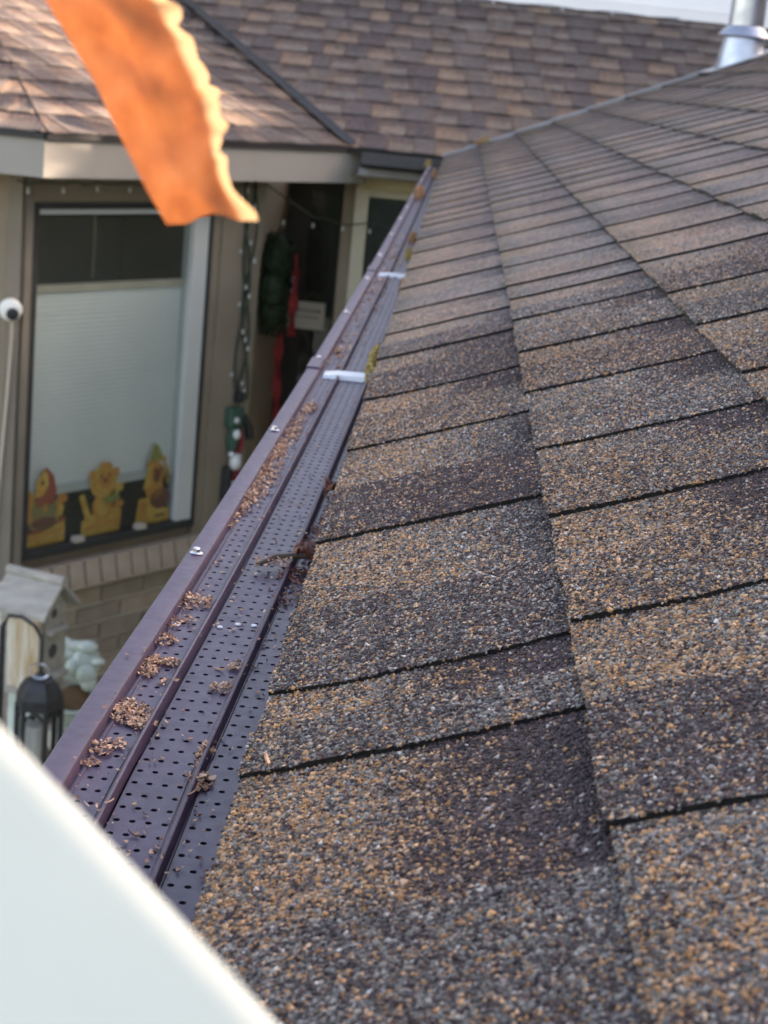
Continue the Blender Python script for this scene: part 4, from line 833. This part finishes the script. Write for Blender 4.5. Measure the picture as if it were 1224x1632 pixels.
mb = MB(); vs = []; Mg = []; Ve = []; nU = 60; nV = 18
for i in range(nU+1):
    t_ = i/nU*9; k = min(8, int(t_)); w_ = t_-k
    l_ = np.array(left[k])*(1-w_)+np.array(left[k+1])*w_; r_ = np.array(right[k])*(1-w_)+np.array(right[k+1])*w_
    rag = 22*noise.noise(Vector((i*.21, 3, 0)))+9*noise.noise(Vector((i*.62, 7, 0)))*(1+noise.noise(Vector((i*.15, 9, 0))))+5*noise.noise(Vector((i*1.9, 1, 0)))
    for j in range(nV+1):
        q = j/nV; p = l_*(1-q)+r_*q; e_ = max(0, (q-.86)/.14)
        if q > .8: p = p+np.array([1, -.2])*rag*(q-.8)/.2
        if i > nU-5 and q > .97: p = p+np.array([5.*(i-nU+5)/5, 2.])
        if i > nU-8: p = p+np.array([0, -14*math.sin(math.pi*min(1, max(0, (q-.25)/.6)))*(i-nU+8)/8])
        dep = .345-.008*(q-.5)-.0015*math.sin(math.pi*q)+.0006*math.sin(i*.30+q*2)*q*q-.004*e_*e_+.006*noise.noise(Vector((i*.45, q*2, 5)))*e_+.0012*noise.noise(Vector((i*.12, q*3, 9)))
        vs.append(atcam(p[0], p[1], dep)); Mg.append(max(0, min(1, (q-.84)/.06))); 
        mid = .40+.1*(i/nU); vv = math.exp(-((q-mid)/.022)**2)*.8*(1 if i < nU*.8 else .4)+.35*math.exp(-((((i+abs(q-mid)*26) % 9)-4.5)/.8)**2); Ve.append(min(1, vv))
mb.add(vs, [(i*(nV+1)+j, i*(nV+1)+j+1, (i+1)*(nV+1)+j+1, (i+1)*(nV+1)+j) for i in range(nU) for j in range(nV)]); mb.att = {'margin': Mg, 'vein': Ve}
o = mb.build('blade', lt, leaf, True)
mb = MB(); tip = Vector(atcam(38, -330, .345)); br0 = Vector((-.045, .37, .43)); mb.tube([tip, tip.lerp(br0, .5)+Vector((.004, 0, 0)), br0], .0007, 6); mb.build('stalk', M['bark'], leaf, True)
tr = thing('garden_tree', 'slim bare tree beside the gutter whose branch carries the orange leaf', 'tree', (-1.3, -1.2, GZ))
mb = MB(); mb.tube([(-1.3, -1.2, GZ), (-1.28, -1.2, -1.2), (-1.2, -1.15, 0), (-1.1, -1.05, 1.0), (-1.15, -1.0, 2.2)], [.07, .06, .05, .04, .02], 10); trunk = mb.build('trunk', M['bark'], tr, True)
mb = MB(); mb.tube([(-1.16, -1.1, .30), (-.8, -.6, .5), (-.4, -.1, .52), (-.12, .25, .46), (-.045, .37, .43), (-.02, .44, .42)], [.02, .014, .009, .005, .0022, .001], 7); mb.build('branch', M['bark'], tr, True)

# ------------------------------------------------------------------ white board close to the lens, leaning on the gutter's near end
wb = MB(); e0 = np.array(atcam(0, 1146, .225)); e1 = np.array(atcam(448, 1632, .22)); ed = (e1-e0)/np.linalg.norm(e1-e0); nb_ = -(FWD*.80+RIGHT*.05+DOWN*.5); nb_ -= ed*(nb_@ed); nb_ /= np.linalg.norm(nb_); dn = np.cross(ed, nb_); dn = dn if dn@DOWN > 0 else -dn
pr = []; rr = .005; th_ = .016
for k in range(7): q = math.pi/2*k/6; pr.append((rr-rr*math.cos(q)*1.0, -rr+rr*math.sin(q)))          # rounded near edge: (distance below the rim, towards the viewer)
prof = [(.0, -th_)]+[(rr-rr*math.cos(q), -rr+rr*math.sin(q)) for q in np.linspace(0, math.pi/2, 8)]+[(.03, -.0012), (.06, -.005), (.10, -.014), (.16, -.034), (.24, -.075), (.245, -.09), (.10, -.03-th_*.5)]
vs = []; n_ = len(prof)
for tt_ in (-.10, .0, .018, .036, .054, .072, .09, .25): vs += [e0+ed*tt_+dn*(a-.0003*math.sin(math.pi*max(0, min(1, tt_/.085))))+nb_*(b+.004*math.sin(max(0, min(1, tt_/.09))*math.pi)*0) for a, b in prof]
wb.add(vs, [(i*n_+k, i*n_+(k+1) % n_, (i+1)*n_+(k+1) % n_, (i+1)*n_+k) for i in range(7) for k in range(n_)]+[tuple(range(n_))[::-1], tuple(7*n_+k for k in range(n_))])
tag(wb.build('white_board', M['white'], None, True), 'smooth white board with a rounded edge, out of focus at the bottom left', 'board')
